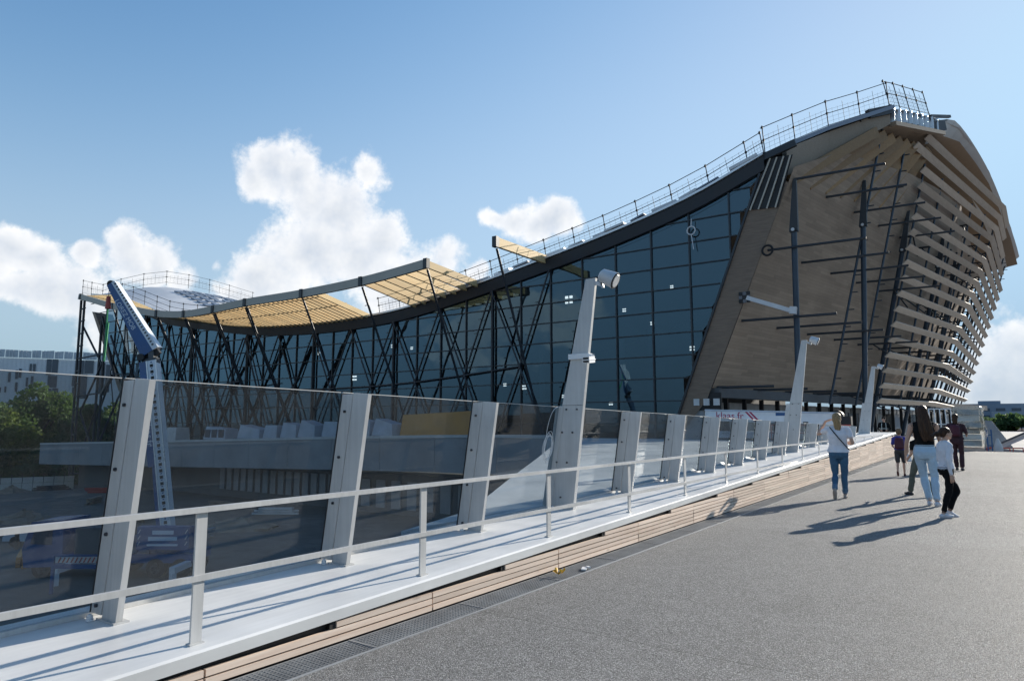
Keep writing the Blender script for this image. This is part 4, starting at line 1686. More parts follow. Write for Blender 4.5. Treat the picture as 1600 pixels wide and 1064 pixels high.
part('podium_side', MB().hexa([(-24, 41, -6.5), (-23.6, 41, -6.5), (-23.6, 50, -6.5), (-24, 50, -6.5)], [(-24, 41, -0.3), (-23.6, 41, -0.3), (-23.6, 50, -0.3), (-24, 50, -0.3)]), 'concrete_dark', pod)
for i in range(16):
    piece('wall_fin', 'concrete', (-69.8 + i * 1.28, 44.05, -4.55), (0.85, 0.12, 2.3), pod)
for i in range(7):
    piece('wall_fin', 'concrete', (-47.2 + i * 1.9, 44.05, -4.8), (1.1, 0.12, 2.4), pod)

# goods standing on the podium
POD_ITEMS = [(-79.3, -77.0, 1.6, 'off_white', 'white wrapped crate on podium, first right of crane boom'),
             (-71.3, -67.2, 1.5, 'crate_cover', 'white framed crate on podium with dark window openings'),
             (-65.0, -61.2, 1.55, 'crate_cover', 'wide grey-blue covered crate in middle of podium'),
             (-60.6, -58.4, 1.4, 'crate_cover', 'small grey-blue covered crate right of the wide one'),
             (-57.8, -55.4, 1.6, 'crate_cover', 'grey-blue covered crate with sloping lid on podium'),
             (-55.1, -52.6, 1.75, 'crate_cover', 'tallest grey-blue covered crate left of second glass post'),
             (-51.6, -49.3, 1.5, 'crate_cover', 'grey-blue covered crate right beside second glass post'),
             (-47.4, -45.2, 1.65, 'crate_cover', 'rounded grey-blue covered crate right of second glass post'),
             (-44.9, -42.4, 1.6, 'crate_cover', 'grey-blue covered crate next to the orange boards')]
for i, (a, b, h, m, lab) in enumerate(POD_ITEMS):
    z = pod_z((a + b) / 2) - 0.12
    t = thing('covered_crate', lab, 'crate', ((a + b) / 2, 43.2, z), 'covered crates on the podium')
    sk = 0.12 + 0.08 * (i % 3)
    mb = MB().hexa([(a, 42.4, z + 0.12), (b, 42.4, z + 0.12), (b, 44.2, z + 0.12), (a, 44.2, z + 0.12)],
                   [(a + sk, 42.6, z + h), (b - sk * 0.4, 42.5, z + h - 0.25 * (i % 3)), (b - sk * 0.4, 44.0, z + h - 0.25 * (i % 3)), (a + sk, 44.0, z + h)])
    part('cover', mb, m, t)
    for xx in (a + 0.2, (a + b) / 2, b - 0.2):
        piece('bearer', 'rubble', (xx, 43.3, z + 0.06), (0.16, 1.7, 0.118), t)
    if i == 1:
        for k in range(3):
            piece('opening', 'window_dark', (a + 0.75 + k * 1.3, 42.44, z + 0.75), (0.95, 0.1, 0.85), t)
z = pod_z(-38) - 0.1
t = thing('orange_board_stack', 'long stack of orange shuttering boards on the podium', 'board stack', (-38.2, 43.4, z))
for i in range(4):
    part('board', MB().hexa([(-42.0, 42.9 + i * 0.13, z + 0.0), (-34.2, 42.9 + i * 0.13, z), (-34.2, 43.0 + i * 0.13, z), (-42.0, 43.0 + i * 0.13, z)],
                            [(-42.0, 43.3 + i * 0.13, z + 1.78), (-34.2, 43.3 + i * 0.13, z + 1.95 + 0.04 * i), (-34.2, 43.4 + i * 0.13, z + 1.95 + 0.04 * i), (-42.0, 43.4 + i * 0.13, z + 1.78)]), 'orange_board', t)
piece('prop', 'rubble', (-38, 44.2, z + 0.8), (7, 0.1, 0.15), t)

# ------------------------------------------------------------------ mobile crane on the site
RV = Vector((0.818, 0.575, 0))       # along the lorry
FV = Vector((0.575, -0.818, 0))      # its near side
UP = Vector((0, 0, 1))


def loc(base, a, b, c):
    return Vector(base) + RV * a + FV * b + UP * c


def obox(base, a, b, c, size):
    rot = Matrix((RV, -FV, UP)).transposed()
    return MB().box(loc(base, a, b, c), size, rot)


def frame_matrix(origin, xa, ya):
    xa, ya = Vector(xa).normalized(), Vector(ya).normalized()
    m = Matrix((xa, ya, xa.cross(ya))).transposed().to_4x4()
    m.translation = Vector(origin)
    return m


def wheel(base, a, b, c, r, w, parent):
    p, q = loc(base, a, b - w / 2, c), loc(base, a, b + w / 2, c)
    o = part('wheel', MB().tube(p, q, r, 18), 'rubber', parent, False)
    part('rim', MB().tube(loc(base, a, b + w / 2, c), loc(base, a, b + w / 2 + 0.02, c), r * 0.55, 14), 'bolt_steel', o)


def crane():
    base = Vector((-36.9, 20.0, SITE))
    t = thing('mobile_crane', 'blue and white lorry crane with folding boom on the building site', 'crane', base)
    part('chassis', obox(base, -2.2, 0, 1.0, (8.6, 2.2, 0.45)), 'crane_blue', t)
    # cab
    cab = MB()
    pr = [(-6.6, 0.55), (-6.75, 1.5), (-6.35, 2.85), (-4.7, 2.95), (-4.6, 0.6)]
    n = len(pr)
    cab.v = [tuple(loc(base, a, s * 1.15, c)) for s in (-1, 1) for a, c in pr]
    cab.f = [tuple(range(n)), tuple(range(n, 2 * n))[::-1]] + [(i, (i + 1) % n, n + (i + 1) % n, n + i) for i in range(n)]
    c = part('cab', cab, 'crane_blue', t)
    part('side_window', MB().add([loc(base, a, 1.165, z) for a, z in [(-6.35, 1.75), (-5.2, 1.7), (-5.2, 2.6), (-6.1, 2.6)]], [(0, 1, 2, 3)]), 'window_dark', c)
    part('windscreen', MB().add([loc(base, -6.77, -1.0, 1.55), loc(base, -6.77, 1.0, 1.55), loc(base, -6.43, 0.95, 2.7), loc(base, -6.43, -0.95, 2.7)], [(0, 1, 2, 3)]), 'window_dark', c)
    part('mirror', MB().bar(loc(base, -6.95, 1.3, 1.5), loc(base, -6.95, 1.3, 2.4), 0.10, 0.32), 'black', c)
    for a in (-5.7, -2.0, 0.2, 1.5):
        for b in (-0.95, 0.95):
            wheel(base, a, b, 0.5, 0.5, 0.32, t)
    for a in (-3.9, 1.9):
        part('outrigger', obox(base, a, 1.9, 0.75, (0.3, 1.8, 0.3)).box(loc(base, a, 2.7, 0.3), (0.25, 0.25, 0.6)), 'crane_white', t)
    part('engine_box', obox(base, -2.9, 0.2, 1.9, (2.2, 2.0, 1.3)), 'concrete_dark', t)
    part('tool_box', obox(base, -1.4, 1.0, 1.7, (0.8, 0.5, 0.9)), 'crane_white', t)
    part('turntable', MB().tube(loc(base, 0.2, 0, 1.2), loc(base, 0.2, 0, 1.6), 0.9, 20), 'crane_blue', t)
    cw = part('counterweight', obox(base, 0.6, 1.0, 2.05, (2.7, 0.6, 1.15)), 'crane_blue', t)
    for (w, z) in ((1.1, 2.35), (1.5, 2.03)):
        part('lettering_strip', obox(base, 0.6, 1.315, z, (w, 0.02, 0.2)), 'lettering_pale', cw)
    part('phone_strip', obox(base, 0.6, 1.315, 1.72, (1.6, 0.02, 0.1)), 'lettering_pale', cw)
    for s in (-1, 1):
        for k in range(3):
            part('warning_stripe', MB().bar(loc(base, 0.6 + s * 1.22 - 0.06, 1.32, 1.7 + k * 0.3), loc(base, 0.6 + s * 1.22 + 0.06, 1.32, 1.9 + k * 0.3), 0.01, 0.05), 'off_white', cw)
    # lower boom: white pierced face, blue flank
    B0 = loc(base, 0.45, 0.3, 1.9)
    B1 = Vector((-38.25, 19.55, 4.9))
    ax = (B1 - B0).normalized()
    side = (RV - ax * RV.dot(ax)).normalized()
    nrm = side.cross(ax).normalized()
    if nrm.dot(FV) < 0:
        nrm = -nrm
    boom = part('lower_boom', MB().bar(B0, B1, 0.54, 0.50, nrm), 'crane_white', t)
    L = (B1 - B0).length
    nh = 27
    for i in range(nh):
        p = B0 + ax * (0.5 + (L - 0.8) * i / (nh - 1)) + nrm * 0.252
        o = link('hole', unitbox('black'), boom)
        o.location = p
        o.rotation_euler = Matrix((side, ax, nrm)).transposed().to_euler()
        o.scale = (0.17, 0.16, 0.02)
        o = link('rivet_plate', unitbox('crane_blue'), boom)
        o.location = p + ax * 0.19
        o.rotation_euler = Matrix((side, ax, nrm)).transposed().to_euler()
        o.scale = (0.09, 0.06, 0.018)
    for s in (-1, 1):
        part('boom_flange', MB().bar(B0 + side * s * 0.25 + nrm * 0.262, B1 + side * s * 0.25 + nrm * 0.262, 0.06, 0.05, nrm), 'zinc', boom)
    # blue flank plate carries the web address
    f0, f1 = B0 + ax * (L * 0.40) - side * 0.47, B1 - side * 0.46
    fl = part('boom_flank', MB().bar(f0, f1, 0.42, 0.5, nrm), 'crane_blue', t)
    part('boom_flank_lower', MB().bar(B0 - side * 0.42, f0 + side * 0.12, 0.26, 0.4, nrm), 'crane_blue', t)
    mid = f0.lerp(f1, 0.42) + nrm * 0.256
    text_mesh('lettering', 'www.klaas.fr', 0.52, 'lettering_pale', fl, frame_matrix(mid, -ax, side))
    # knuckle
    part('knuckle', MB().bar(B1 - side * 0.5, B1 + side * 0.28, 0.3, 0.4, nrm).bar(B1 - ax * 0.2, B1 + ax * 0.6, 0.28, 0.45, nrm), 'concrete_dark', t)
    part('winch_drum', MB().tube(B1 - side * 0.5 - nrm * 0.4 + ax * 0.25, B1 - side * 0.5 + nrm * 0.4 + ax * 0.25, 0.2, 14), 'black', t)
    # jib
    J0 = B1 + ax * 0.55 + side * 0.05
    J1 = Vector((-40.35, 18.05, 9.25))
    jx = (J1 - J0).normalized()
    js = (RV - jx * RV.dot(jx)).normalized()
    jn = js.cross(jx).normalized()
    if jn.dot(FV) < 0:
        jn = -jn
    LJ = (J1 - J0).length
    w0, w1 = 0.78, 0.46
    def jib_solid(s0, s1, e0, e1, m, nm, dn=0.0, th=0.5):
        vs = []
        for c_, (sa, sb) in ((J0, (s0, s1)), (J1, (e0, e1))):
            for sgn in (-1, 1):
                for q in (sa, sb):
                    vs.append(c_ + js * q + jn * (dn + sgn * th / 2))
        mb = MB().add(vs, [(0, 1, 3, 2), (4, 6, 7, 5), (0, 4, 5, 1), (2, 3, 7, 6), (0, 2, 6, 4), (1, 5, 7, 3)])
        return part(nm, mb, m, t)
    jb = jib_solid(-0.62, 0.10, -0.20, 0.10, 'crane_blue', 'jib')
    jw = jib_solid(0.102, 0.44, 0.102, 0.30, 'crane_white', 'jib_face', 0.01, 0.5)
    for i in range(22):
        p = J0.lerp(J1, 0.06 + 0.9 * i / 21) + js * 0.26 + jn * 0.262
        o = link('hole', unitbox('concrete_dark'), jw)
        o.location = p
        o.rotation_euler = Matrix((js, jx, jn)).transposed().to_euler()
        o.scale = (0.12, 0.10, 0.012)
    text_mesh('lettering', 'LOREZ MOB', 0.36, 'lettering_pale', jb, frame_matrix(J0.lerp(J1, 0.56) - js * 0.17 + jn * 0.258, -jx, js))
    part('jib_foot', MB().bar(J0 - js * 0.7 - jx * 0.15, J0 + js * 0.3 - jx * 0.1, 0.4, 0.25, jn), 'black', t)
    # hook line: red block and green strap
    part('head_sheave', MB().tube(J1 - jn * 0.2, J1 + jn * 0.2, 0.20, 14), 'black', t)
    H = J1 - js * 0.12 + jn * 0.1
    part('hoist_line', MB().tube(H, H - UP * 1.2, 0.018, 5), 'black', t)
    part('hook_block', MB().tube(H - UP * 0.65, H - UP * 1.35, 0.11, 10, 0.15), 'red_paint', t)
    part('green_strap', MB().bar(H - UP * 1.35, H - UP * 4.3, 0.05, 0.10).bar(H - UP * 2.2 + js * 0.12, H - UP * 4.3 + js * 0.02, 0.05, 0.05), 'green_strap', t)


crane()


# road barrier board with red and white stripes
def striped_barrier():
    base = Vector((-36.6, 15.0, SITE))
    t = thing('striped_barrier', 'red and white striped barrier board on a blue stand at the site', 'barrier', base)
    part('board', obox(base, 0.9, 0, 1.55, (2.4, 0.06, 0.28)), 'off_white', t)
    for k in range(11):
        part('stripe', MB().bar(loc(base, -0.15 + k * 0.2, 0.04, 1.43), loc(base, -0.03 + k * 0.2, 0.04, 1.67), 0.01, 0.06), 'red_paint', t)
    part('frame', MB().bar(loc(base, -0.4, 0, 1.75), loc(base, 2.2, 0, 1.75), 0.08, 0.08).bar(loc(base, -0.4, 0, 0), loc(base, -0.4, 0, 1.75), 0.12, 0.12, FV).bar(loc(base, 2.2, 0, 0), loc(base, 2.2, 0, 1.75), 0.12, 0.12, FV).bar(loc(base, -0.4, 0, 1.25), loc(base, 2.2, 0, 1.25), 0.1, 0.2), 'crane_blue', t)


striped_barrier()


def car(base, d, label, paint):
    d = Vector((d[0], d[1], 0)).normalized()
    sdv = Vector((d.y, -d.x, 0))
    t = thing('parked_car', label, 'car', base)
    base = Vector(base)
    pt = lambda a, b, c: base + d * a + sdv * b + UP * c
    prof = [(-2.2, 0.35), (-2.25, 0.85), (-1.9, 1.0), (-1.55, 1.42), (-0.2, 1.5), (0.75, 1.05), (1.9, 0.88), (2.2, 0.62), (2.2, 0.35)]
    n = len(prof)
    mb = MB()
    for s in (-1, 1):
        for a, c in prof:
            w = 0.86 if c < 1.1 else 0.70
            mb.v.append(tuple(pt(a, s * w, c)))
    mb.f = [tuple(range(n)), tuple(range(n, 2 * n))[::-1]] + [(i, (i + 1) % n, n + (i + 1) % n, n + i) for i in range(n)]
    b = part('body', mb, paint, t)
    for s in (-1, 1):
        part('side_window', MB().add([pt(-1.5, s * 0.835, 1.03), pt(0.55, s * 0.855, 1.05), pt(-0.2, s * 0.735, 1.42), pt(-1.35, s * 0.735, 1.37)], [(0, 1, 2, 3)]), 'window_dark', b)
    part('windscreen', MB().add([pt(0.74, -0.74, 1.075), pt(0.74, 0.74, 1.075), pt(-0.08, 0.64, 1.475), pt(-0.08, -0.64, 1.475)], [(0, 1, 2, 3)]), 'window_dark', b)
    for a in (-1.4, 1.4):
        for s in (-1, 1):
            o = part('wheel', MB().tube(pt(a, s * 0.70, 0.33), pt(a, s * 0.89, 0.33), 0.33, 18), 'rubber', t)
            part('rim', MB().tube(pt(a, s * 0.885, 0.33), pt(a, s * 0.90, 0.33), 0.2, 12), 'bolt_steel', o)
    for s in (-1, 1):
        part('headlight', MB().box(pt(2.17, s * 0.6, 0.68), (0.12, 0.12, 0.14)), 'white_plastic', t)


car((-52.0, 20.2, SITE), (-0.80, -0.60), 'silver-blue car parked on the building site behind the glass', 'car_paint')


# hoarding fence far left
def hoarding():
    a, b = Vector((-116.5, 27.5, -8.5)), Vector((-108.6, 45.3, -8.5))
    t = thing('hoarding_fence', 'long off-white sheet hoarding in front of the trees', 'fence', a)
    n = 16
    for i in range(n):
        p, q = a.lerp(b, i / n), a.lerp(b, (i + 0.985) / n)
        for k in range(3):
            beam('sheet', 'fence_sheet', p + UP * (0.45 + k * 0.80) + Vector((0.02 * (k % 2), 0, 0)), q + UP * (0.45 + k * 0.80), 0.05, 0.77, t)
        rod('post', 'bolt_steel', p, p + UP * 2.9, 0.05, t, 6)


hoarding()
# rubble and heaps before the hoarding
def heap(c, r, h, label, m, seed):
    rn = random.Random(seed)
    mb = MB()
    ring = 16
    rows = 6
    for j in range(rows + 1):
        f = j / rows
        for i in range(ring):
            a = 2 * math.pi * i / ring
            rr_ = r * (1 - f) * rn.uniform(0.8, 1.15)
            mb.v.append((c[0] + rr_ * math.cos(a) * 1.5, c[1] + rr_ * math.sin(a), c[2] + h * f ** 0.8 * rn.uniform(0.75, 1.1) - (0.1 if j == 0 else 0)))
    for j in range(rows):
        for i in range(ring):
            p, q = j * ring + i, j * ring + (i + 1) % ring
            mb.f.append((p, q, q + ring, p + ring))
    o = part('spoil_heap', mb, m)
    tag(o, label, 'heap', 'spoil heaps on the site')
    return o


heap((-104, 36, -8.3), 3.2, 1.6, 'brown spoil heap at the foot of the hoarding', 'rubble', 1)
heap((-95, 33, -7.0), 2.2, 1.2, 'low dark heap in front of the hoarding, left of first glass post', 'rubble', 2)
heap((-66, 24, SITE), 2.0, 0.9, 'small rubble heap above the silver-blue car', 'rubble', 3)
heap((-48, 32, SITE), 2.4, 0.8, 'low heap on the shaded site below the podium', 'rubble', 4)
rr = random.Random(11)
SITE_LABELS = ['stack of steel bars near the hoarding', 'timber pile left on the shaded site', 'pallet stack below the podium wall', 'grey pipe bundle behind the crane lorry', 'plank pile beside the silver-blue car', 'red pipe bundle on the far side of site', 'short board pile near the podium wall fins', 'long board pile in the middle of site']
for i, (x, y, m) in enumerate([(-92, 36, 'bolt_steel'), (-74, 33, 'rubble'), (-60, 38, 'rubble'), (-45, 27, 'concrete'), (-46, 17, 'orange_board'), (-84, 38, 'red_paint'), (-52, 38, 'off_white'), (-58, 28, 'rubble')]):
    z = site_z(x, y)
    t = thing('material_pile', SITE_LABELS[i], 'material pile', (x, y, z), 'material piles on the site')
    a = rr.uniform(0, 3)
    for k in range(6):
        d = Vector((math.cos(a + rr.uniform(-0.06, 0.06)), math.sin(a), 0)) * rr.uniform(1.4, 2.0)
        c = Vector((x, y, z + 0.12 + 0.2 * (k // 2))) + Vector((-math.sin(a), math.cos(a), 0)) * (0.3 * (k % 2))
        beam('bar', m, c - d, c + d, 0.22, 0.16, t)


# ------------------------------------------------------------------ trees
def leaf_cloud(centres, n, size, rn, squash=0.85):
    vs = np.zeros((n * 4, 3))
    idx = np.arange(n * 4).reshape(n, 4)
    g = np.random.default_rng(rn)
    cs = np.array([c[:3] for c in centres])
    rs = np.array([c[3] for c in centres])
    pick = g.choice(len(centres), n, p=rs ** 2 / (rs ** 2).sum())
    d = g.normal(size=(n, 3))
    d /= np.linalg.norm(d, axis=1)[:, None]
    rad = rs[pick] * g.uniform(0.55, 1.05, n) ** 0.7
    p = cs[pick] + d * rad[:, None] * np.array([1, 1, squash])
    a = g.normal(size=(n, 3)) + d * 0.4
    a /= np.linalg.norm(a, axis=1)[:, None]
    b = np.cross(a, g.normal(size=(n, 3)))
    b /= np.linalg.norm(b, axis=1)[:, None]
    s = size * g.uniform(0.6, 1.3, n)[:, None]
    vs[0::4] = p - a * s
    vs[1::4] = p + b * s * 0.55
    vs[2::4] = p + a * s
    vs[3::4] = p - b * s * 0.55
    return vs, idx


def tree(base, height, spread, label, m, seed, nleaf=9000, leaf=0.28, group='trees behind the hoarding'):
    t = thing('broadleaf_tree', label, 'tree', base, group)
    rn = random.Random(seed)
    base = Vector(base)
    mb = MB()
    th = height * 0.30
    top = base + Vector((rn.uniform(-.3, .3), rn.uniform(-.3, .3), th))
    mb.tube(base - UP * 0.2, top, height * 0.030, 9, height * 0.020)
    centres = []
    for i in range(11):
        a = 2 * math.pi * i / 11 * 1.7 + rn.uniform(-.4, .4)
        f = rn.uniform(0.05, 0.92)
        rr_ = spread * (0.62 * math.sin(math.pi * (0.18 + 0.75 * f)) + 0.05) * rn.uniform(0.7, 1.1)
        c = base + Vector((math.cos(a) * rr_, math.sin(a) * rr_, height * (0.26 + 0.60 * f)))
        mb.tube(top - UP * rn.uniform(0, th * 0.3), c, height * 0.012, 6, height * 0.004)
        centres.append((c.x, c.y, c.z, spread * rn.uniform(0.26, 0.40)))
        for q in range(3):
            d = Vector((rn.uniform(-1, 1), rn.uniform(-1, 1), rn.uniform(-0.5, 1))) * spread * 0.28
            centres.append((c.x + d.x, c.y + d.y, c.z + d.z, spread * rn.uniform(0.10, 0.20)))
    part('trunk', mb, 'bark', t)
    vs, idx = leaf_cloud(centres, nleaf, leaf, seed)
    me = bpy.data.meshes.new('crown')
    me.from_pydata(vs.tolist(), [], idx.tolist())
    me.materials.append(MATS[m])
    link('crown', me, t)


TREES = [(-155.8, 46.9, 5.1, 'leaf_a', 'dark tree at the far left edge behind the hoarding', 9.0),
         (-164.8, 55.2, 5.7, 'leaf_c', 'tall dark tree second from the left edge', 8.5),
         (-144.0, 52.7, 7.1, 'leaf_a', 'biggest dark green tree before the pale building', 8.5),
         (-146.2, 58.6, 5.6, 'leaf_b', 'lighter yellow-green tree right of the biggest one', 7.0),
         (-131.6, 56.6, 2.9, 'leaf_c', 'low dark tree just left of scaffold tower', 6.5),
         (-158.3, 72.1, 6.0, 'leaf_b', 'sunny green tree seen through the scaffold tower', 8.0),
         (-144.1, 69.8, 4.1, 'leaf_b', 'green tree behind the leaning timber edge', 6.5),
         (-138.6, 44.0, 1.5, 'leaf_b', 'low bushy tree at left edge over the hoarding', 7.5)]
for i, (x, y, zt, m, lab, sp) in enumerate(TREES):
    tree((x, y, -8.5), zt + 8.5 + 1.2, sp * 1.12, lab, m, 20 + i, 13000, 0.36)

# low scrub filling the bottom of the wood
g = random.Random(4)
cent = []
for i in range(60):
    f = i / 60
    p = Vector((-134, 30, -8.2)).lerp(Vector((-118, 58, -8.2)), f) + Vector((g.uniform(-7, 0), 0, g.uniform(0.3, 4.2)))
    cent.append((p.x, p.y, p.z, g.uniform(1.3, 2.4)))
vs, idx = leaf_cloud(cent, 20000, 0.32, 99)
me = bpy.data.meshes.new('undergrowth')
me.from_pydata(vs.tolist(), [], idx.tolist())
me.materials.append(MATS['leaf_c'])
o = link('undergrowth', me)
o['kind'] = 'stuff'
o['label'] = 'dense undergrowth behind the hoarding'


# ------------------------------------------------------------------ pale clad building far left
def far_building():
    A = Vector((-230.4, 65.3, 0))
    Bp = Vector((-210.6, 100.1, 0))
    d = (Bp - A).normalized()
    n = Vector((d.y, -d.x, 0))
    L = 52.0
    t = thing('pale_clad_building', 'pale metal-clad office building with slit windows behind the trees', 'building', (A.x, A.y, -8.5))
    H = 21.7
    P_ = lambda s, z, o=0.0: A + d * s + n * o + UP * z
    part('wall', MB().hexa([P_(0, -8.5), P_(L, -8.5), P_(L, -8.5, -20), P_(0, -8.5, -20)], [P_(0, H - 2.2), P_(L, H - 2.2), P_(L, H - 2.2, -20), P_(0, H - 2.2, -20)]), 'metal_clad', t)
    # open metal screen around the roof
    s = 0.0
    k = 0
    rn = random.Random(8)
    while s < L - 1:
        w = rn.choice([2.2, 3.0, 3.6])
        part('screen_panel', MB().add([P_(s, H - 2.1, 0.3), P_(min(s + w, L), H - 2.1, 0.3), P_(min(s + w, L), H + rn.uniform(-0.15, 0.25), 0.3), P_(s, H + rn.uniform(-0.1, 0.2), 0.3)], [(0, 1, 2, 3)]), 'metal_clad_top', t)
        for q in range(int(w / 0.8)):
            piece('screen_slat', 'metal_clad', tuple(P_(s + q * 0.8 + 0.2, H - 1.05, 0.45)), (0.16, 0.12, 2.1), t, (0, 0, math.atan2(d.y, d.x)))
        s += w + 0.1
    # vertical cladding ribs
    for i in range(50):
        piece('cladding_rib', 'metal_clad', tuple(P_(0.7 + i * 1.0, (H - 10.8) / 2, 0.06)), (0.08, 0.10, H + 6), t, (0, 0, math.atan2(d.y, d.x)))
    # windows: position along the wall, sill, width, height
    SC_ = 0.0
    win = [(11.1, 12.7, 0.6, 2.7), (12.7, 13.6, 0.6, 2.5), (13.5, 14.0, 0.6, 2.5), (15.9, 15.4, 0.5, 2.6), (16.7, 15.4, 0.6, 2.6), (15.3, 11.5, 0.5, 2.6), (16.4, 11.9, 0.6, 2.6), (12.9, 10.1, 0.5, 2.6), (10.5, 9.8, 0.4, 1.7), (9.3, 9.8, 0.4, 1.4), (7.5, 13.0, 0.5, 2.6), (5.6, 15.0, 0.5, 2.6), (3.0, 12.0, 0.5, 2.6), (19.9, 15.0, 1.1, 4.5), (21.2, 15.3, 1.4, 4.2), (20.4, 11.4, 2.2, 3.4), (20.5, 8.2, 0.9, 2.9), (21.7, 7.6, 1.4, 3.6), (26.9, 15.6, 2.1, 3.8), (29.2, 15.7, 2.2, 3.8), (26.3, 11.9, 1.0, 3.4), (26.5, 7.9, 1.0, 3.7), (28.0, 8.4, 2.0, 7.0), (33.0, 10.2, 1.3, 8.7), (34.6, 10.3, 1.1, 8.1), (39.0, 9.0, 1.2, 8.1)]
    for s, z, w, h in win:
        piece('window', 'window_dark', tuple(P_(s + w / 2, z + h / 2, 0.14)), (w, 0.16, h), t, (0, 0, math.atan2(d.y, d.x)))


far_building()


# ------------------------------------------------------------------ right background: yard and distant blocks
def far_block(c, size, label, m, rz):
    t = thing('distant_block', label, 'building', (c[0], c[1], -0.9), 'distant buildings on the right')
    rot = Matrix.Rotation(rz, 3, 'Z')
    part('wall', MB().box((c[0], c[1], -0.9 + size[2] / 2), size, rot), m, t)
    nrows = max(int(size[2] / 3.4), 1)
    for r in range(nrows):
        for k in range(int(size[0] / 6)):
            p = rot @ Vector((-size[0] / 2 + 3 + k * 6, -size[1] / 2 - 0.05, 0))
            piece('window', 'window_dark', (c[0] + p.x, c[1] + p.y, 0.9 + r * 3.3), (3.6, 0.2, 1.4), t, (0, 0, rz))
    piece('roof_plant', m, (c[0] + 6, c[1] + 4, -0.9 + size[2] + 0.8), (9, 5, 1.6), t, (0, 0, rz))
    return t


far_block((-8, 405, 0), (46, 18, 11.2), 'blue-grey distant block nearest the louvres on the horizon', 'far_wall', R(2))
far_block((17, 380, 0), (36, 14, 7.2), 'low pale distant block right of the blue-grey one', 'far_wall_pale', R(2))
far_block((42, 430, 0), (40, 14, 11.5), 'distant block at the right edge of the picture', 'far_wall', R(-4))
RT = [(1.0, 252, 3.6, 6, 'leftmost dark tree of the distant row on the right'), (6, 245, 4.2, 6.5, 'second dark tree of the distant right row'), (12, 240, 4.0, 6.5, 'third dark tree of the distant right row'), (18, 246, 4.4, 7, 'fourth dark tree of the distant right row'), (25, 250, 4.2, 7, 'rightmost dark tree of the distant row')]
for i, (x, y, h, sp, lab) in enumerate(RT):
    tree((x, y, -0.9), h, sp, lab, 'leaf_c', 60 + i, 3500, 0.5, 'distant trees on the right')
# yard surface litter
g = random.Random(17)
mb = MB()
for i in range(260):
    x, y = g.uniform(-2, 14), g.uniform(60, 190)
    s = g.uniform(0.2, 1.1)
    mb.box((x, y, -0.9 + s * 0.2), (s * 2, s, s * 0.5), Matrix.Rotation(g.uniform(0, 3), 3, 'Z'))
o = part('yard_litter', mb, 'yard_scrap')
o['kind'] = 'stuff'
o['label'] = 'pale scattered litter over the far yard'


# pallet load wrapped in film
def pallet():
    base = (-1.25, 45.9, 0.0)
    t = thing('wrapped_pallet', 'tall pallet load wrapped in cloudy film at the end of the deck', 'pallet', base)
    rn = random.Random(2)
    def f(u, v):
        a = u * 2 * math.pi
        sx, sy = 0.70, 0.62
        ca, sa = math.cos(a), math.sin(a)
        k = 1.0 / max(abs(ca), abs(sa)) ** 0.86
        j = 1 + 0.05 * math.sin(7 * a + 9 * v) + 0.035 * math.sin(23 * v + 3 * a) + 0.02 * math.sin(41 * v)
        z = 0.16 + 2.22 * v
        sq = 1 - 0.10 * max(v - 0.86, 0) / 0.14
        return (base[0] + sx * ca * k * j * sq, base[1] + sy * sa * k * j * sq, base[2] + z)
    mb = MB().grid(f, 44, 30)
    n = len(mb.v)
    mb.v.append((base[0], base[1], base[2] + 2.38))
    for i in range(44):
        mb.f.append((i * 31 + 30, (i + 1) * 31 + 30, n))
    part('film', mb, 'film', t, True)
    for i in range(6):
        piece('box_layer', ['concrete', 'off_white', 'rubble', 'concrete', 'off_white', 'concrete'][i], (base[0] + 0.03 * (i % 2), base[1], 0.36 + i * 0.34), (1.12 - 0.05 * (i % 3), 0.98, 0.30), t)
    for k in range(5):
        piece('slat', 'timber_board', (base[0] - 0.55 + k * 0.275, base[1], 0.13), (0.2, 1.2, 0.03), t)
    for k in range(3):
        piece('bearer', 'timber_board', (base[0], base[1] - 0.5 + k * 0.5, 0.06), (1.3, 0.12, 0.115), t)
    part('loose_film', MB().grid(lambda u, v: (base[0] + 0.74 + 0.10 * math.sin(6 * v + u), base[1] - 0.5 + 0.7 * u, 0.7 + 1.6 * v + 0.05 * math.sin(9 * u)), 10, 16), 'film', t, True)


pallet()


def window_frames():
    base = (-2.55, 46.5, 0.0)
    t = thing('window_frame_stack', 'stack of white window frames leaning behind the woman in black', 'window frames', base)
    for k in range(2):
        y = 46.5 + k * 0.18
        for i in range(5):
            beam('stile', 'white_plastic', (-3.1 + i * 0.27, y, 0.55), (-3.16 + i * 0.27, y + 0.25, 2.3), 0.05, 0.05, t, (0, 1, 0))
        for z in (0.55, 1.4, 2.28):
            f = (z - 0.55) / 1.75
            beam('rail', 'white_plastic', (-3.12 - 0.05 * f, y + 0.25 * f, z), (-2.0 - 0.05 * f, y + 0.25 * f, z), 0.05, 0.06, t)
    for xx in (-3.0, -2.1):
        piece('trestle', 'bolt_steel', (xx, 46.7, 0.28), (0.08, 0.5, 0.55), t)


window_frames()


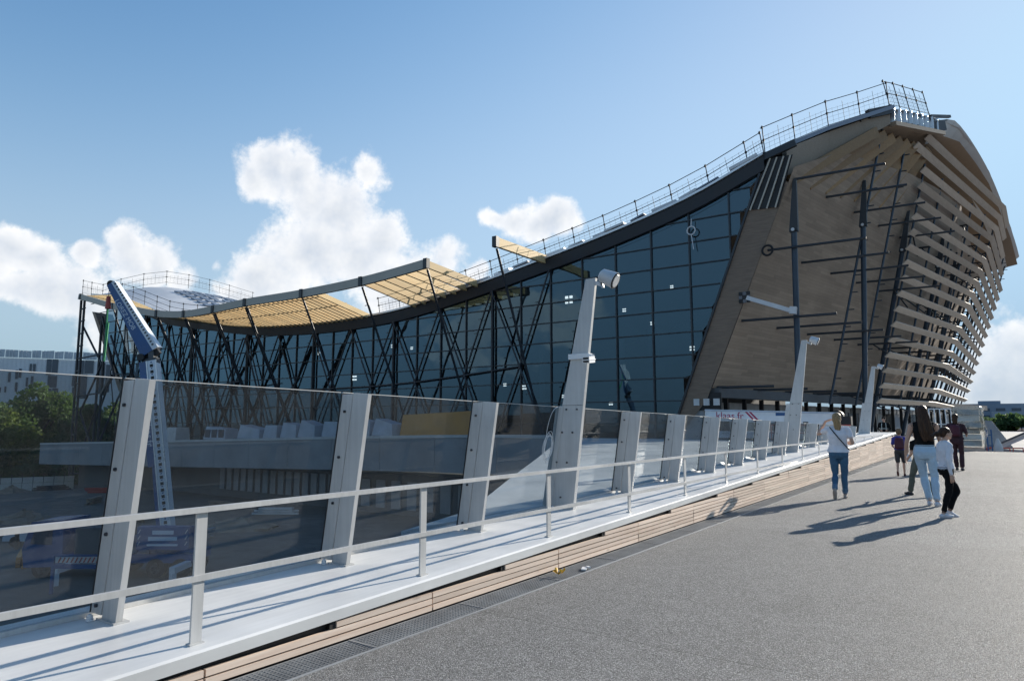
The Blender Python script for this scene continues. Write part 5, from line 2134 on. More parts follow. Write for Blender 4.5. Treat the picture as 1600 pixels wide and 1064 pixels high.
def tilted_boards():
    t = thing('sloping_conveyor', 'sloping grey conveyor frame with cover beyond the wrapped pallet', 'conveyor', (0.4, 52, -0.9))
    beam('belt', 'off_white', (-0.6, 52, -0.3), (1.5, 52.5, 0.75), 0.8, 0.22, t)
    beam('side_rail', 'concrete_dark', (-0.6, 51.5, -0.15), (1.5, 52.0, 0.92), 0.06, 0.12, t)
    part('cover', MB().hexa([(-0.75, 53, -0.9), (1.3, 53, -0.9), (1.3, 54.6, -0.9), (-0.75, 54.6, -0.9)], [(-0.55, 53.3, 1.65), (-0.2, 53.3, 1.6), (-0.2, 54.2, 1.6), (-0.55, 54.2, 1.65)]), 'concrete', t)
    for x in (-0.4, 0.4, 1.2):
        piece('leg', 'concrete_dark', (x, 52.2, -0.55), (0.08, 0.08, 0.7), t)
    for k in range(5):
        t2 = thing('red_barrier', ['first', 'second', 'third', 'fourth', 'fifth'][k] + ' low red barrier frame from the wrapped pallet rightwards', 'barrier', (-0.3 + k * 0.62, 49.5, -0.9), 'red barrier frames in the yard')
        for z in (-0.6, -0.3, 0.02):
            beam('rail', 'red_paint', (-0.55 + k * 0.62, 49.5, z), (-0.02 + k * 0.62, 49.5, z), 0.05, 0.07, t2)
        for x in (-0.52, -0.05):
            piece('leg', 'red_paint', (x + k * 0.62, 49.5, -0.42), (0.05, 0.3, 0.95), t2)
    tb = thing('blue_bin', 'narrow blue frame beside the wrapped pallet', 'frame', (-0.35, 47.6, -0.9))
    for x in (-0.45, -0.25):
        piece('upright', 'crane_blue', (x, 47.6, 0.1), (0.07, 0.07, 2.0), tb)
    for z in (-0.4, 0.2, 0.8):
        piece('crossbar', 'crane_blue', (-0.35, 47.6, z), (0.26, 0.05, 0.06), tb)
    tw = thing('white_sack', 'white sack on blue frame beside wrapped pallet', 'sack', (-0.1, 48.2, -0.9))
    part('bag', MB().grid(lambda u, v: (0.02 + 0.25 * math.cos(u * 6.283) * math.sin(v * 3.14159 * 0.9 + 0.15), 48.2 + 0.25 * math.sin(u * 6.283) * math.sin(v * 3.14159 * 0.9 + 0.15), -0.9 + 1.5 * v), 14, 8), 'off_white', tw, True)
    # edge of the deck: dark kerb
    piece('deck_nosing', 'concrete_dark', (3.2, 43.66, -0.02), (13.0, 0.12, 0.08), None)['kind'] = 'structure'


tilted_boards()


# white crane boom lying folded on a lorry in front of the ground floor
def folded_boom():
    t = thing('folded_crane_boom', 'long white folded crane boom with red diagonal stripes under the timber wall', 'crane boom', (-11, 43.5, 0))
    a, b = Vector((-15.2, 43.4, 1.98)), Vector((-7.4, 43.6, 1.72))
    bm_ = part('boom', MB().bar(a, b, 0.6, 0.72), 'white_plastic', t)
    part('boom_rib', MB().bar(a + Vector((0, -0.32, 0.3)), b + Vector((0, -0.32, 0.3)), 0.05, 0.08), 'crate_cover', bm_)
    d = (b - a).normalized()
    text_mesh('lettering', 'klaas.fr', 0.62, 'lettering_red', bm_, frame_matrix(a.lerp(b, 0.20) + Vector((0, -0.31, -0.02)), d, UP))
    for k in range(2):
        p = a.lerp(b, 0.36 + 0.03 * k) + Vector((0, -0.31, 0))
        part('stripe', MB().bar(p + Vector((-0.3, 0, 0.33)), p + Vector((0.35, 0, -0.33)), 0.02, 0.13, (0, 1, 0)) if False else MB().add([p + Vector((-0.36, 0, 0.33)), p + Vector((-0.22, 0, 0.33)), p + Vector((0.38, 0, -0.33)), p + Vector((0.24, 0, -0.33))], [(0, 1, 2, 3)]), 'lettering_red', bm_)
    part('name_plate', MB().box(a.lerp(b, 0.60) + Vector((0, -0.31, 0.18)), (0.7, 0.02, 0.2)), 'crane_blue', bm_)
    part('carrier', MB().box((-11.2, 43.6, 0.75), (7.4, 1.9, 0.4)), 'crate_cover', t)
    for x in (-13.8, -12.7, -9.0):
        for y in (42.8, 44.4):
            o = part('wheel', MB().tube((x, y - 0.15, 0.46), (x, y + 0.15, 0.46), 0.46, 16), 'rubber', t)
    part('cradle', MB().box((-13.2, 43.5, 1.25), (0.3, 0.5, 0.75)).box((-9.2, 43.5, 1.2), (0.3, 0.5, 0.7)), 'concrete_dark', t)
    part('head', MB().tube((-7.5, 43.3, 1.85), (-7.5, 43.8, 1.85), 0.35, 14).box((-7.1, 43.5, 1.6), (0.7, 0.5, 0.5)), 'black', t)
    for k in range(4):
        t2 = thing('red_guard_frame', ['first', 'second', 'third', 'fourth'][k] + ' red guard frame in front of folded white boom, counted from left', 'guard frame', (-10.4 + k * 1.1, 42.0, 0), 'red guard frames on the forecourt')
        for z in (0.9, 1.35):
            beam('rail', 'red_paint', (-10.9 + k * 1.1, 42.0, z), (-9.9 + k * 1.1, 42.0, z), 0.05, 0.06, t2)
        for x in (-10.85, -9.95):
            piece('leg', 'red_paint', (x + k * 1.1, 42.0, 0.69), (0.05, 0.05, 1.38), t2)


folded_boom()


# fallen yellow leaf and scraps on the pavement edge
def scraps():
    t = MB()
    rn = random.Random(31)
    for k in range(7):
        a = k * 0.9
        c = Vector((-3.62, 5.95, 0.02))
        p = c + Vector((math.cos(a), math.sin(a), 0)) * 0.02
        q = c + Vector((math.cos(a) * 0.055, math.sin(a) * 0.07, 0.025 + 0.02 * (k % 2)))
        s = Vector((-math.sin(a), math.cos(a), 0.3)) * 0.022
        t.add([p, q - s, q + Vector((0, 0, 0.008)), q + s], [(0, 1, 2, 3)])
    o = part('fallen_petals', t, 'yellow_petal')
    tag(o, 'crumpled yellow leaf lying on the drainage grating', 'leaf')
    t = MB()
    t.box((-3.56, 6.35, 0.012), (0.05, 0.12, 0.012), Matrix.Rotation(0.4, 3, 'Z'))
    t.box((-3.54, 6.40, 0.022), (0.03, 0.05, 0.012), Matrix.Rotation(1.0, 3, 'Z'))
    tag(part('paper_scrap', t, 'white_plastic'), 'small white scrap just beyond the yellow leaf', 'scrap')


scraps()
# ------------------------------------------------------------------ people
from mathutils import kdtree, noise


class Body:
    """overlapping rounded volumes fused into one continuous skin; each volume carries the cloth it shows"""
    def __init__(s):
        s.v, s.f, s.t = [], [], []

    def _add(s, vs, fs, tg):
        o = len(s.v)
        s.v += [tuple(q) for q in vs]
        s.t += [tg] * len(vs)
        s.f += [tuple(i + o for i in f) for f in fs]

    def limb(s, pts, tg, n=14):
        """pts: list of (position, radius); rounded ends, dense rings"""
        P_, R_ = [], []
        for (p, r), (q, r2) in zip(pts, pts[1:]):
            p, q = Vector(p), Vector(q)
            m = max(int((q - p).length / 0.02), 1)
            for i in range(m):
                P_.append(p.lerp(q, i / m))
                R_.append(r + (r2 - r) * i / m)
        P_.append(Vector(pts[-1][0]))
        R_.append(pts[-1][1])
        d0 = (P_[1] - P_[0]).normalized()
        d1 = (P_[-1] - P_[-2]).normalized()
        PP, RR = [], []
        for k in (0.95, 0.7, 0.35):
            PP.append(P_[0] - d0 * R_[0] * k)
            RR.append(R_[0] * math.sqrt(1 - k * k))
        PP += P_
        RR += R_
        for k in (0.35, 0.7, 0.95):
            PP.append(P_[-1] + d1 * R_[-1] * k)
            RR.append(R_[-1] * math.sqrt(1 - k * k))
        a = d0.orthogonal().normalized()
        vs = []
        for i, (p, r) in enumerate(zip(PP, RR)):
            d = (PP[min(i + 1, len(PP) - 1)] - PP[max(i - 1, 0)]).normalized()
            a = (a - d * a.dot(d)).normalized()
            b = d.cross(a)
            for j in range(n):
                t = 2 * math.pi * j / n
                vs.append(p + (a * math.cos(t) + b * math.sin(t)) * r)
        fs = []
        for i in range(len(PP) - 1):
            for j in range(n):
                fs.append((i * n + j, i * n + (j + 1) % n, (i + 1) * n + (j + 1) % n, (i + 1) * n + j))
        fs.append(tuple(range(n))[::-1])
        m = (len(PP) - 1) * n
        fs.append(tuple(range(m, m + n)))
        s._add(vs, fs, tg)

    def loft(s, rings, tg, n=60):
        """rings: (z, cx, cy, rx, ry) from bottom to top"""
        full = []
        for r0, r1 in zip(rings, rings[1:]):
            m = max(int(abs(r1[0] - r0[0]) / 0.02), 1)
            for i in range(m):
                f = i / m
                full.append([a + (b - a) * f for a, b in zip(r0, r1)])
        full.append(list(rings[-1]))
        vs, fs = [], []
        for z, cx, cy, rx, ry in full:
            for j in range(n):
                t = 2 * math.pi * j / n
                vs.append((cx + rx * math.cos(t), cy + ry * math.sin(t), z))
        for i in range(len(full) - 1):
            for j in range(n):
                fs.append((i * n + j, i * n + (j + 1) % n, (i + 1) * n + (j + 1) % n, (i + 1) * n + j))
        fs.append(tuple(range(n))[::-1])
        m = (len(full) - 1) * n
        fs.append(tuple(range(m, m + n)))
        s._add(vs, fs, tg)

    def ell(s, c, r, tg, n=18, rot=None):
        vs, fs = [], []
        m = n // 2 + 2
        for i in range(m + 1):
            ph = math.pi * (i + 0.02) / (m + 0.04)
            for j in range(n):
                t = 2 * math.pi * j / n
                p = Vector((r[0] * math.sin(ph) * math.cos(t), r[1] * math.sin(ph) * math.sin(t), r[2] * math.cos(ph)))
                if rot is not None:
                    p = rot @ p
                vs.append(Vector(c) + p)
        for i in range(m):
            for j in range(n):
                fs.append((i * n + j, i * n + (j + 1) % n, (i + 1) * n + (j + 1) % n, (i + 1) * n + j))
        fs.append(tuple(range(n)))
        fs.append(tuple(range(m * n, m * n + n))[::-1])
        s._add(vs, fs, tg)

    def hand(s, wrist, d, palm_n, thumb, side, curl=0.35, k=1.0, tg='skin'):
        """palm and five separate fingers; d = direction of hand, palm_n = palm normal"""
        w, d, pn, th = Vector(wrist), Vector(d).normalized(), Vector(palm_n).normalized(), Vector(thumb).normalized()
        ac = th
        for q in (-0.028, -0.010, 0.010, 0.028):
            s.limb([(w + ac * q * 0.6 * k, 0.014 * k), (w + d * 0.085 * k + ac * q * k, 0.0135 * k)], tg, 8)
        for q, L in ((0.032, 0.072), (0.011, 0.080), (-0.010, 0.075), (-0.031, 0.058)):
            b = w + d * 0.085 * k + ac * q * k
            c1 = b + (d * (1 - curl * 0.4) + pn * curl * 0.6).normalized() * L * 0.5 * k
            c2 = c1 + (d * (1 - curl) + pn * curl * 1.3).normalized() * L * 0.5 * k
            s.limb([(b, 0.0098 * k), (c1, 0.0092 * k), (c2, 0.0080 * k)], tg, 8)
        b = w + d * 0.025 * k + th * 0.030 * k
        s.limb([(b, 0.013 * k), (b + (d * 0.6 + th * 0.6 + pn * 0.3).normalized() * 0.035 * k, 0.011 * k), (b + (d * 0.85 + th * 0.35 + pn * 0.4).normalized() * 0.068 * k, 0.009 * k)], tg, 8)

    def build(s, name, parent, mtx, tags, voxel=0.010, smooth=4):
        me = bpy.data.meshes.new('raw')
        me.from_pydata(s.v, [], s.f)
        bm = bmesh.new()
        bm.from_mesh(me)
        bmesh.ops.recalc_face_normals(bm, faces=bm.faces)
        bm.to_mesh(me)
        bm.free()
        tmp = bpy.data.objects.new('raw', me)
        COL.objects.link(tmp)
        md = tmp.modifiers.new('r', 'REMESH')
        md.mode = 'VOXEL'
        md.voxel_size = voxel
        if smooth:
            ms = tmp.modifiers.new('s', 'SMOOTH')
            ms.factor = 0.5
            ms.iterations = smooth
        dg = bpy.context.evaluated_depsgraph_get()
        out = bpy.data.meshes.new_from_object(tmp.evaluated_get(dg))
        bpy.data.objects.remove(tmp)
        out.name = name
        out.materials.clear()
        names = sorted(set(s.t))
        for q in names:
            out.materials.append(MATS[tags[q]])
        if len(names) > 1:
            kd = kdtree.KDTree(len(s.v))
            for i, p in enumerate(s.v):
                kd.insert(p, i)
            kd.balance()
            for f in out.polygons:
                _, i, _ = kd.find(f.center)
                f.material_index = names.index(s.t[i])
            # cloth hangs in folds
            cloth = [q not in ('skin', 'lip', 'eye', 'shoe', 'belt') for q in names]
            amt = {}
            for f in out.polygons:
                if cloth[f.material_index]:
                    for vi in f.vertices:
                        amt[vi] = 1
            for f in out.polygons:
                if not cloth[f.material_index]:
                    for vi in f.vertices:
                        amt.pop(vi, None)
            nrm = {vi: out.vertices[vi].normal.copy() for vi in amt}
            for vi in amt:
                v = out.vertices[vi]
                c = v.co
                d = noise.noise(Vector((c.x * 16, c.y * 16, c.z * 9 + c.x * 7))) * 0.010 + noise.noise(Vector((c.x * 34 + 5, c.y * 34, c.z * 20 - c.y * 18))) * 0.005
                v.co = c + nrm[vi] * d
        for f in out.polygons:
            f.use_smooth = True
        out.transform(mtx)
        o = link(name, out, parent)
        return o


def torso(b, hip, chest_w, top_tag, low_tag, waist_z=1.04, hem=None, loose=1.0, sh_w=0.175, female=True, lean=0.0):
    """pelvis, waist, rib cage and shoulders; z in metres for a 1.70 m figure"""
    hw = hip
    b.loft([(0.80, 0, -0.005, hw * 0.80, 0.098), (0.86, 0, -0.014, hw * 1.0, 0.122), (0.92, 0, -0.016, hw * 1.02, 0.126), (0.98, 0, -0.008, hw * 0.93, 0.108), (waist_z, 0, 0.0 + lean * 0.2, hw * 0.80, 0.094)], low_tag)
    L = loose
    hz = hem if hem is not None else waist_z - 0.005
    b.loft([(hz, 0, lean * 0.1, hw * (0.84 if hem is None else 1.04) * L, (0.098 if hem is None else 0.130) * L), (max(waist_z + 0.02, hz + 0.05), 0, lean * 0.25, hw * 0.82 * L, 0.100 * L), (1.18, 0, lean * 0.5, chest_w * 0.92 * L, 0.112 * L),
            (1.28, 0, lean * 0.75, chest_w * 1.02 * L, 0.118 * L), (1.36, 0, lean * 0.9, chest_w * 1.0, 0.100), (1.415, 0, lean, chest_w * 0.80, 0.075), (1.45, 0, lean, 0.075, 0.055)], top_tag)
    b.limb([((-sh_w + 0.02, lean, 1.385), 0.050), ((0, lean - 0.01, 1.41), 0.060), ((sh_w - 0.02, lean, 1.385), 0.050)], top_tag)


def head(b, c, yaw=0.0, pitch=0.0, neck_from=(0, 0, 1.42)):
    """skull, jaw, nose, lips, ears; yaw > 0 turns to the figure's left"""
    rot = Matrix.Rotation(yaw, 3, 'Z') @ Matrix.Rotation(pitch, 3, 'X')
    c = Vector(c)
    f = lambda x, y, z: c + rot @ Vector((x, y, z))
    b.limb([(neck_from, 0.052), (c + rot @ Vector((0, -0.020, -0.07)), 0.048)], 'skin')
    b.ell(c + rot @ Vector((0, -0.006, 0.022)), (0.074, 0.093, 0.096), 'skin', rot=rot)
    b.ell(f(0, 0.022, -0.045), (0.056, 0.064, 0.070), 'skin', rot=rot)
    b.ell(f(0, 0.058, -0.092), (0.026, 0.024, 0.020), 'skin', rot=rot)
    b.limb([(f(0, 0.083, 0.018), 0.010), (f(0, 0.102, -0.020), 0.013)], 'skin', 10)
    b.ell(f(0, 0.100, -0.024), (0.017, 0.012, 0.011), 'skin', rot=rot)
    b.ell(f(0, 0.083, -0.055), (0.024, 0.012, 0.007), 'lip', rot=rot)
    b.ell(f(0, 0.080, -0.067), (0.020, 0.012, 0.008), 'lip', rot=rot)
    for sx in (-1, 1):
        b.ell(f(sx * 0.075, -0.005, -0.010), (0.010, 0.020, 0.033), 'skin', rot=rot)
        b.ell(f(sx * 0.031, 0.079, 0.016), (0.014, 0.009, 0.007), 'eye', rot=rot)
    return rot, c


def leg(b, hip, knee, ankle, toe_dir, tg, shoe, k=1.0, cuff=None, skin_from=None, heel_lift=0.0, flare=1.0, thigh=0.083):
    hip, knee, ankle = Vector(hip), Vector(knee), Vector(ankle)
    calf = knee.lerp(ankle, 0.32) + Vector((0, -0.015, 0))
    if skin_from == 'knee':
        mid = hip.lerp(knee, 0.85)
        b.limb([(hip, thigh * 1.05 * k), (mid, 0.076 * k)], tg)
        b.limb([(mid, 0.052 * k), (knee, 0.048 * k), (calf, 0.047 * k), (ankle, 0.032 * k)], 'skin')
    else:
        end = knee.lerp(ankle, 0.86)
        b.limb([(hip, thigh * k), (hip.lerp(knee, 0.45), thigh * 0.86 * k), (knee, 0.060 * k), (calf, 0.058 * k * (1 + (flare - 1) * 0.5)), (end, 0.046 * k * flare)], tg)
        b.limb([(end, 0.034 * k), (ankle, 0.032 * k)], 'skin')
        if cuff:
            b.limb([(knee.lerp(ankle, 0.77), 0.054 * k * flare), (knee.lerp(ankle, 0.85), 0.054 * k * flare)], cuff)
    td = Vector(toe_dir).normalized()
    hl = ankle - td * 0.045 * k + Vector((0, 0, -0.045 * k))
    ball = ankle + td * 0.105 * k + Vector((0, 0, -0.050 * k))
    toe = ball + td * 0.055 * k
    b.limb([(hl, 0.035 * k), (ankle + td * 0.02 * k + Vector((0, 0, -0.030 * k)), 0.043 * k), (ball, 0.036 * k), (toe, 0.026 * k)], shoe)
    b.limb([(hl + Vector((0, 0, -0.020 * k)), 0.030 * k), (ball + Vector((0, 0, -0.012 * k)), 0.032 * k), (toe + Vector((0, 0, -0.006)), 0.026 * k)], shoe)


def arm(b, sh, el, wr, sleeve, k=1.0, long=False, half=0.55, puff=1.0):
    sh, el, wr = Vector(sh), Vector(el), Vector(wr)
    if long:
        b.limb([(sh, 0.052 * k * puff), (el, 0.043 * k * puff), (wr, 0.031 * k * puff)], sleeve)
    elif sleeve:
        b.limb([(sh, 0.058 * k * puff), (sh.lerp(el, half), 0.054 * k * puff)], sleeve)
        b.limb([(sh.lerp(el, half * 0.8), 0.042 * k), (el, 0.036 * k), (el.lerp(wr, 0.3), 0.036 * k), (wr, 0.024 * k)], 'skin')
    else:
        b.limb([(sh, 0.050 * k), (sh.lerp(el, 0.4), 0.043 * k), (el, 0.036 * k), (el.lerp(wr, 0.3), 0.036 * k), (wr, 0.024 * k)], 'skin')


BASE_TAGS = {'skin': 'skin', 'lip': 'lip', 'eye': 'cloth_black'}
simple('lip', (0.40, 0.16, 0.13), 0.5, 0.05, 6.0)


def place(x, y, facing_deg, scale):
    """facing: degrees clockwise from +Y"""
    return Matrix.Translation((x, y, 0)) @ Matrix.Rotation(-R(facing_deg), 4, 'Z') @ Matrix.Scale(scale, 4)


def strands(b, path, r, tg, n, spread, seed):
    """a hank of hair made of several tapering locks along a path"""
    rn = random.Random(seed)
    for i in range(n):
        a = rn.uniform(0, 6.283)
        o = Vector((math.cos(a) * spread * rn.uniform(0.3, 1), math.sin(a) * spread * 0.35 * rn.uniform(0.3, 1), 0))
        e = Vector((rn.uniform(-0.02, 0.02), rn.uniform(-0.01, 0.01), rn.uniform(-0.03, 0.03)))
        pts = []
        m = len(path)
        for j, (p, q) in enumerate(path):
            f = j / (m - 1)
            pts.append((Vector(p) + o * q + e * f, r * (1 - 0.6 * f) * rn.uniform(0.85, 1.15)))
        b.limb(pts, tg, 8)


# ---- woman in white T-shirt shading her eyes
def woman_white():
    M = place(-2.62, 15.1, -4, 1.69 / 1.72)
    t = thing('person', 'woman in white T-shirt and rolled blue jeans shading her eyes with her left hand', 'person', (-2.62, 15.1, 0), 'people walking on the bridge')
    b = Body()
    torso(b, 0.185, 0.178, 'top', 'low', hem=0.93, loose=1.10, sh_w=0.20)
    head(b, (0, 0.02, 1.600), yaw=R(6), pitch=R(-4))
    leg(b, (0.090, 0, 0.88), (0.085, 0.05, 0.475), (0.075, 0.10, 0.075), (0.05, 1, 0), 'low', 'shoe', cuff='cuff', thigh=0.094, flare=1.06)
    leg(b, (-0.090, 0, 0.88), (-0.080, 0.015, 0.47), (-0.075, -0.30, 0.185), (-0.05, 0.35, -0.85), 'low', 'shoe', cuff='cuff', thigh=0.094, flare=1.06)
    arm(b, (-0.195, 0.0, 1.375), (-0.37, 0.10, 1.285), (-0.235, 0.20, 1.545), 'top', half=0.42, puff=1.06)
    b.hand((-0.235, 0.20, 1.545), (0.9, 0.05, 0.35), (0, -0.4, -0.9), (-0.2, -0.9, 0.3), -1, 0.15)
    arm(b, (0.195, 0.0, 1.375), (0.275, -0.045, 1.12), (0.215, 0.20, 1.09), 'top', half=0.50, puff=1.06)
    b.hand((0.215, 0.20, 1.09), (-0.2, 0.95, 0.1), (-0.9, -0.2, 0), (0.1, 0, 1), 1, 0.5)
    b.build('body', t, M, {**BASE_TAGS, 'top': 'tee_white', 'low': 'jeans_blue', 'cuff': 'denim_cuff', 'shoe': 'shoe_tan'})
    h = Body()
    h.ell((0, 0.008, 1.640), (0.088, 0.104, 0.092), 'h')
    h.ell((0, -0.030, 1.590), (0.086, 0.082, 0.100), 'h')
    strands(h, [((0, -0.06, 1.64), 0.6), ((0.005, -0.085, 1.54), 1.0), ((0.01, -0.085, 1.45), 1.0), ((0.012, -0.090, 1.40), 0.7)], 0.030, 'h', 16, 0.075, 4)
    h.build('hair', t, M, {'h': 'hair_blond'}, 0.008, 2)
    s = Body()
    pts = []
    for i in range(15):
        f = i / 14
        x = -0.13 + 0.335 * f
        z = 1.432 - 0.45 * f
        y = -0.085 - 0.058 * math.sin(math.pi * min(f * 1.15, 1)) + 0.05 * max(f - 0.8, 0) * 5
        pts.append(((x, y, z), 0.011))
    s.limb(pts, 's', 8)
    s.build('bag_strap', t, M, {'s': 'cloth_black'}, 0.006, 1)


woman_white()


# ---- woman in black top, long hair
def woman_black():
    M = place(-1.10, 14.75, 4, 1.80 / 1.72)
    t = thing('person', 'woman with long brown hair, black sleeveless top and pale jeans', 'person', (-1.10, 14.75, 0), 'people walking on the bridge')
    b = Body()
    torso(b, 0.178, 0.165, 'top', 'low', waist_z=1.06, sh_w=0.185)
    head(b, (-0.005, 0.025, 1.605), yaw=R(22), pitch=R(-4))
    leg(b, (0.088, 0, 0.90), (0.115, 0.03, 0.485), (0.140, -0.07, 0.085), (0.15, 1, -0.05), 'low', 'shoe', thigh=0.094, flare=1.22)
    leg(b, (-0.088, 0, 0.90), (-0.060, 0.12, 0.490), (0.015, 0.02, 0.085), (0.0, 1, 0), 'low', 'shoe', thigh=0.094, flare=1.22)
    arm(b, (-0.185, -0.01, 1.375), (-0.262, -0.045, 1.10), (-0.305, 0.02, 0.86), None)
    b.hand((-0.305, 0.02, 0.86), (-0.12, 0.1, -1), (1, 0, 0), (0, 1, 0), -1, 0.3)
    arm(b, (0.185, 0, 1.375), (0.235, 0.05, 1.11), (0.19, 0.23, 0.96), None)
    b.hand((0.19, 0.23, 0.96), (-0.1, 0.8, -0.5), (-1, 0, 0), (0, 0.5, 1), 1, 0.4)
    b.loft([(1.03, 0, 0, 0.150, 0.104), (1.065, 0, 0, 0.148, 0.102)], 'belt')
    b.build('body', t, M, {**BASE_TAGS, 'top': 'cloth_black', 'low': 'jeans_pale', 'shoe': 'shoe_white', 'belt': 'cloth_black'})
    h = Body()
    h.ell((-0.005, 0.010, 1.645), (0.090, 0.106, 0.096), 'h')
    h.ell((0.005, -0.035, 1.585), (0.092, 0.085, 0.110), 'h')
    strands(h, [((0.0, -0.05, 1.66), 0.6), ((0.01, -0.09, 1.55), 1.0), ((0.025, -0.125, 1.42), 1.25), ((0.045, -0.150, 1.28), 1.35), ((0.065, -0.155, 1.14), 1.0)], 0.036, 'h', 24, 0.090, 9)
    h.build('hair', t, M, {'h': 'hair_brown'}, 0.008, 2)


woman_black()


# ---- girl in white sweater seen in profile
def girl():
    M = place(-0.70, 13.1, 58, 1.43 / 1.72)
    t = thing('person', 'girl in white long-sleeved top and black leggings with tied-up hair, in profile', 'person', (-0.70, 13.1, 0), 'people walking on the bridge')
    b = Body()
    torso(b, 0.158, 0.160, 'top', 'low', hem=0.92, loose=1.06, sh_w=0.17)
    rot, c = head(b, (0, 0.045, 1.590), yaw=R(-8), pitch=R(4), neck_from=(0, 0.0, 1.42))
    leg(b, (-0.082, 0, 0.87), (-0.080, 0.22, 0.50), (-0.085, 0.05, 0.115), (0.0, 1, -0.40), 'low', 'shoe', thigh=0.084)
    leg(b, (0.082, 0, 0.87), (0.085, -0.03, 0.47), (0.085, -0.16, 0.085), (0.1, 1, 0.02), 'low', 'shoe', thigh=0.084)
    arm(b, (0.168, -0.005, 1.37), (0.215, -0.075, 1.09), (0.205, -0.03, 0.84), 'top', long=True)
    b.hand((0.205, -0.03, 0.83), (0, 0.15, -1), (-1, 0, 0), (0, 1, 0), 1, 0.35, 1.05)
    arm(b, (-0.168, -0.005, 1.37), (-0.205, -0.02, 1.09), (-0.18, 0.14, 0.87), 'top', long=True)
    b.hand((-0.18, 0.14, 0.86), (0, 0.35, -0.95), (1, 0, 0), (0, 1, 0.2), -1, 0.35, 1.05)
    b.build('body', t, M, {**BASE_TAGS, 'top': 'tee_white', 'low': 'cloth_black', 'shoe': 'shoe_white'}, 0.010)
    h = Body()
    h.ell((0, 0.018, 1.632), (0.087, 0.104, 0.090), 'h')
    h.ell((0, -0.030, 1.600), (0.082, 0.075, 0.088), 'h')
    h.ell((0.0, -0.125, 1.580), (0.055, 0.062, 0.055), 'h')
    strands(h, [((0, -0.13, 1.60), 0.4), ((0.0, -0.19, 1.575), 1.0), ((0, -0.235, 1.53), 1.2)], 0.020, 'h', 12, 0.045, 14)
    h.build('hair', t, M, {'h': 'hair_brown'}, 0.008, 2)


girl()


# ---- woman in burgundy with backpack
def woman_burgundy():
    M = place(-1.05, 25.9, 6, 1.76 / 1.72)
    t = thing('person', 'woman in dark burgundy clothes with backpack, farthest of the walking adults', 'person', (-1.05, 25.9, 0), 'people walking on the bridge')
    b = Body()
    torso(b, 0.185, 0.178, 'top', 'low', hem=0.95, loose=1.08, sh_w=0.19)
    head(b, (0, 0.02, 1.600), yaw=R(-14), pitch=R(-6))
    leg(b, (0.09, 0, 0.89), (0.10, 0.06, 0.48), (0.10, -0.02, 0.085), (0.1, 1, 0), 'low', 'shoe', thigh=0.094, flare=1.35)
    leg(b, (-0.09, 0, 0.89), (-0.075, 0.10, 0.49), (-0.06, 0.12, 0.085), (0, 1, 0), 'low', 'shoe', thigh=0.094, flare=1.35)
    arm(b, (-0.19, 0, 1.375), (-0.25, -0.02, 1.11), (-0.20, 0.17, 0.97), 'top', half=0.85)
    b.hand((-0.20, 0.17, 0.97), (0.1, 0.9, -0.3), (1, 0, 0), (0, 0, 1), -1, 0.4)
    arm(b, (0.19, 0, 1.375), (0.275, 0.0, 1.12), (0.235, 0.22, 1.05), 'top', half=0.85)
    b.hand((0.235, 0.22, 1.05), (0.1, 0.9, 0.1), (-1, 0, 0), (0, 0, 1), 1, 0.4)
    b.build('body', t, M, {**BASE_TAGS, 'top': 'cloth_burgundy', 'low': 'cloth_burgundy', 'shoe': 'shoe_dark'}, 0.012)
    h = Body()
    h.ell((0, 0.010, 1.640), (0.092, 0.104, 0.096), 'h')
    strands(h, [((0, -0.03, 1.65), 0.7), ((0, -0.06, 1.54), 1.1), ((0, -0.07, 1.44), 1.1)], 0.038, 'h', 14, 0.080, 6)
    h.build('hair', t, M, {'h': 'hair_brown'}, 0.010, 2)
    p = Body()
    p.loft([(1.05, 0, -0.165, 0.125, 0.075), (1.10, 0, -0.175, 0.140, 0.090), (1.32, 0, -0.165, 0.135, 0.080), (1.40, 0, -0.145, 0.10, 0.05)], 'p')
    for sx in (-1, 1):
        p.limb([((sx * 0.10, -0.10, 1.40), 0.018), ((sx * 0.105, 0.0, 1.445), 0.016), ((sx * 0.12, 0.10, 1.34), 0.014)], 'p', 8)
    p.build('backpack', t, M, {'p': 'pack_maroon'}, 0.012, 2)


woman_burgundy()


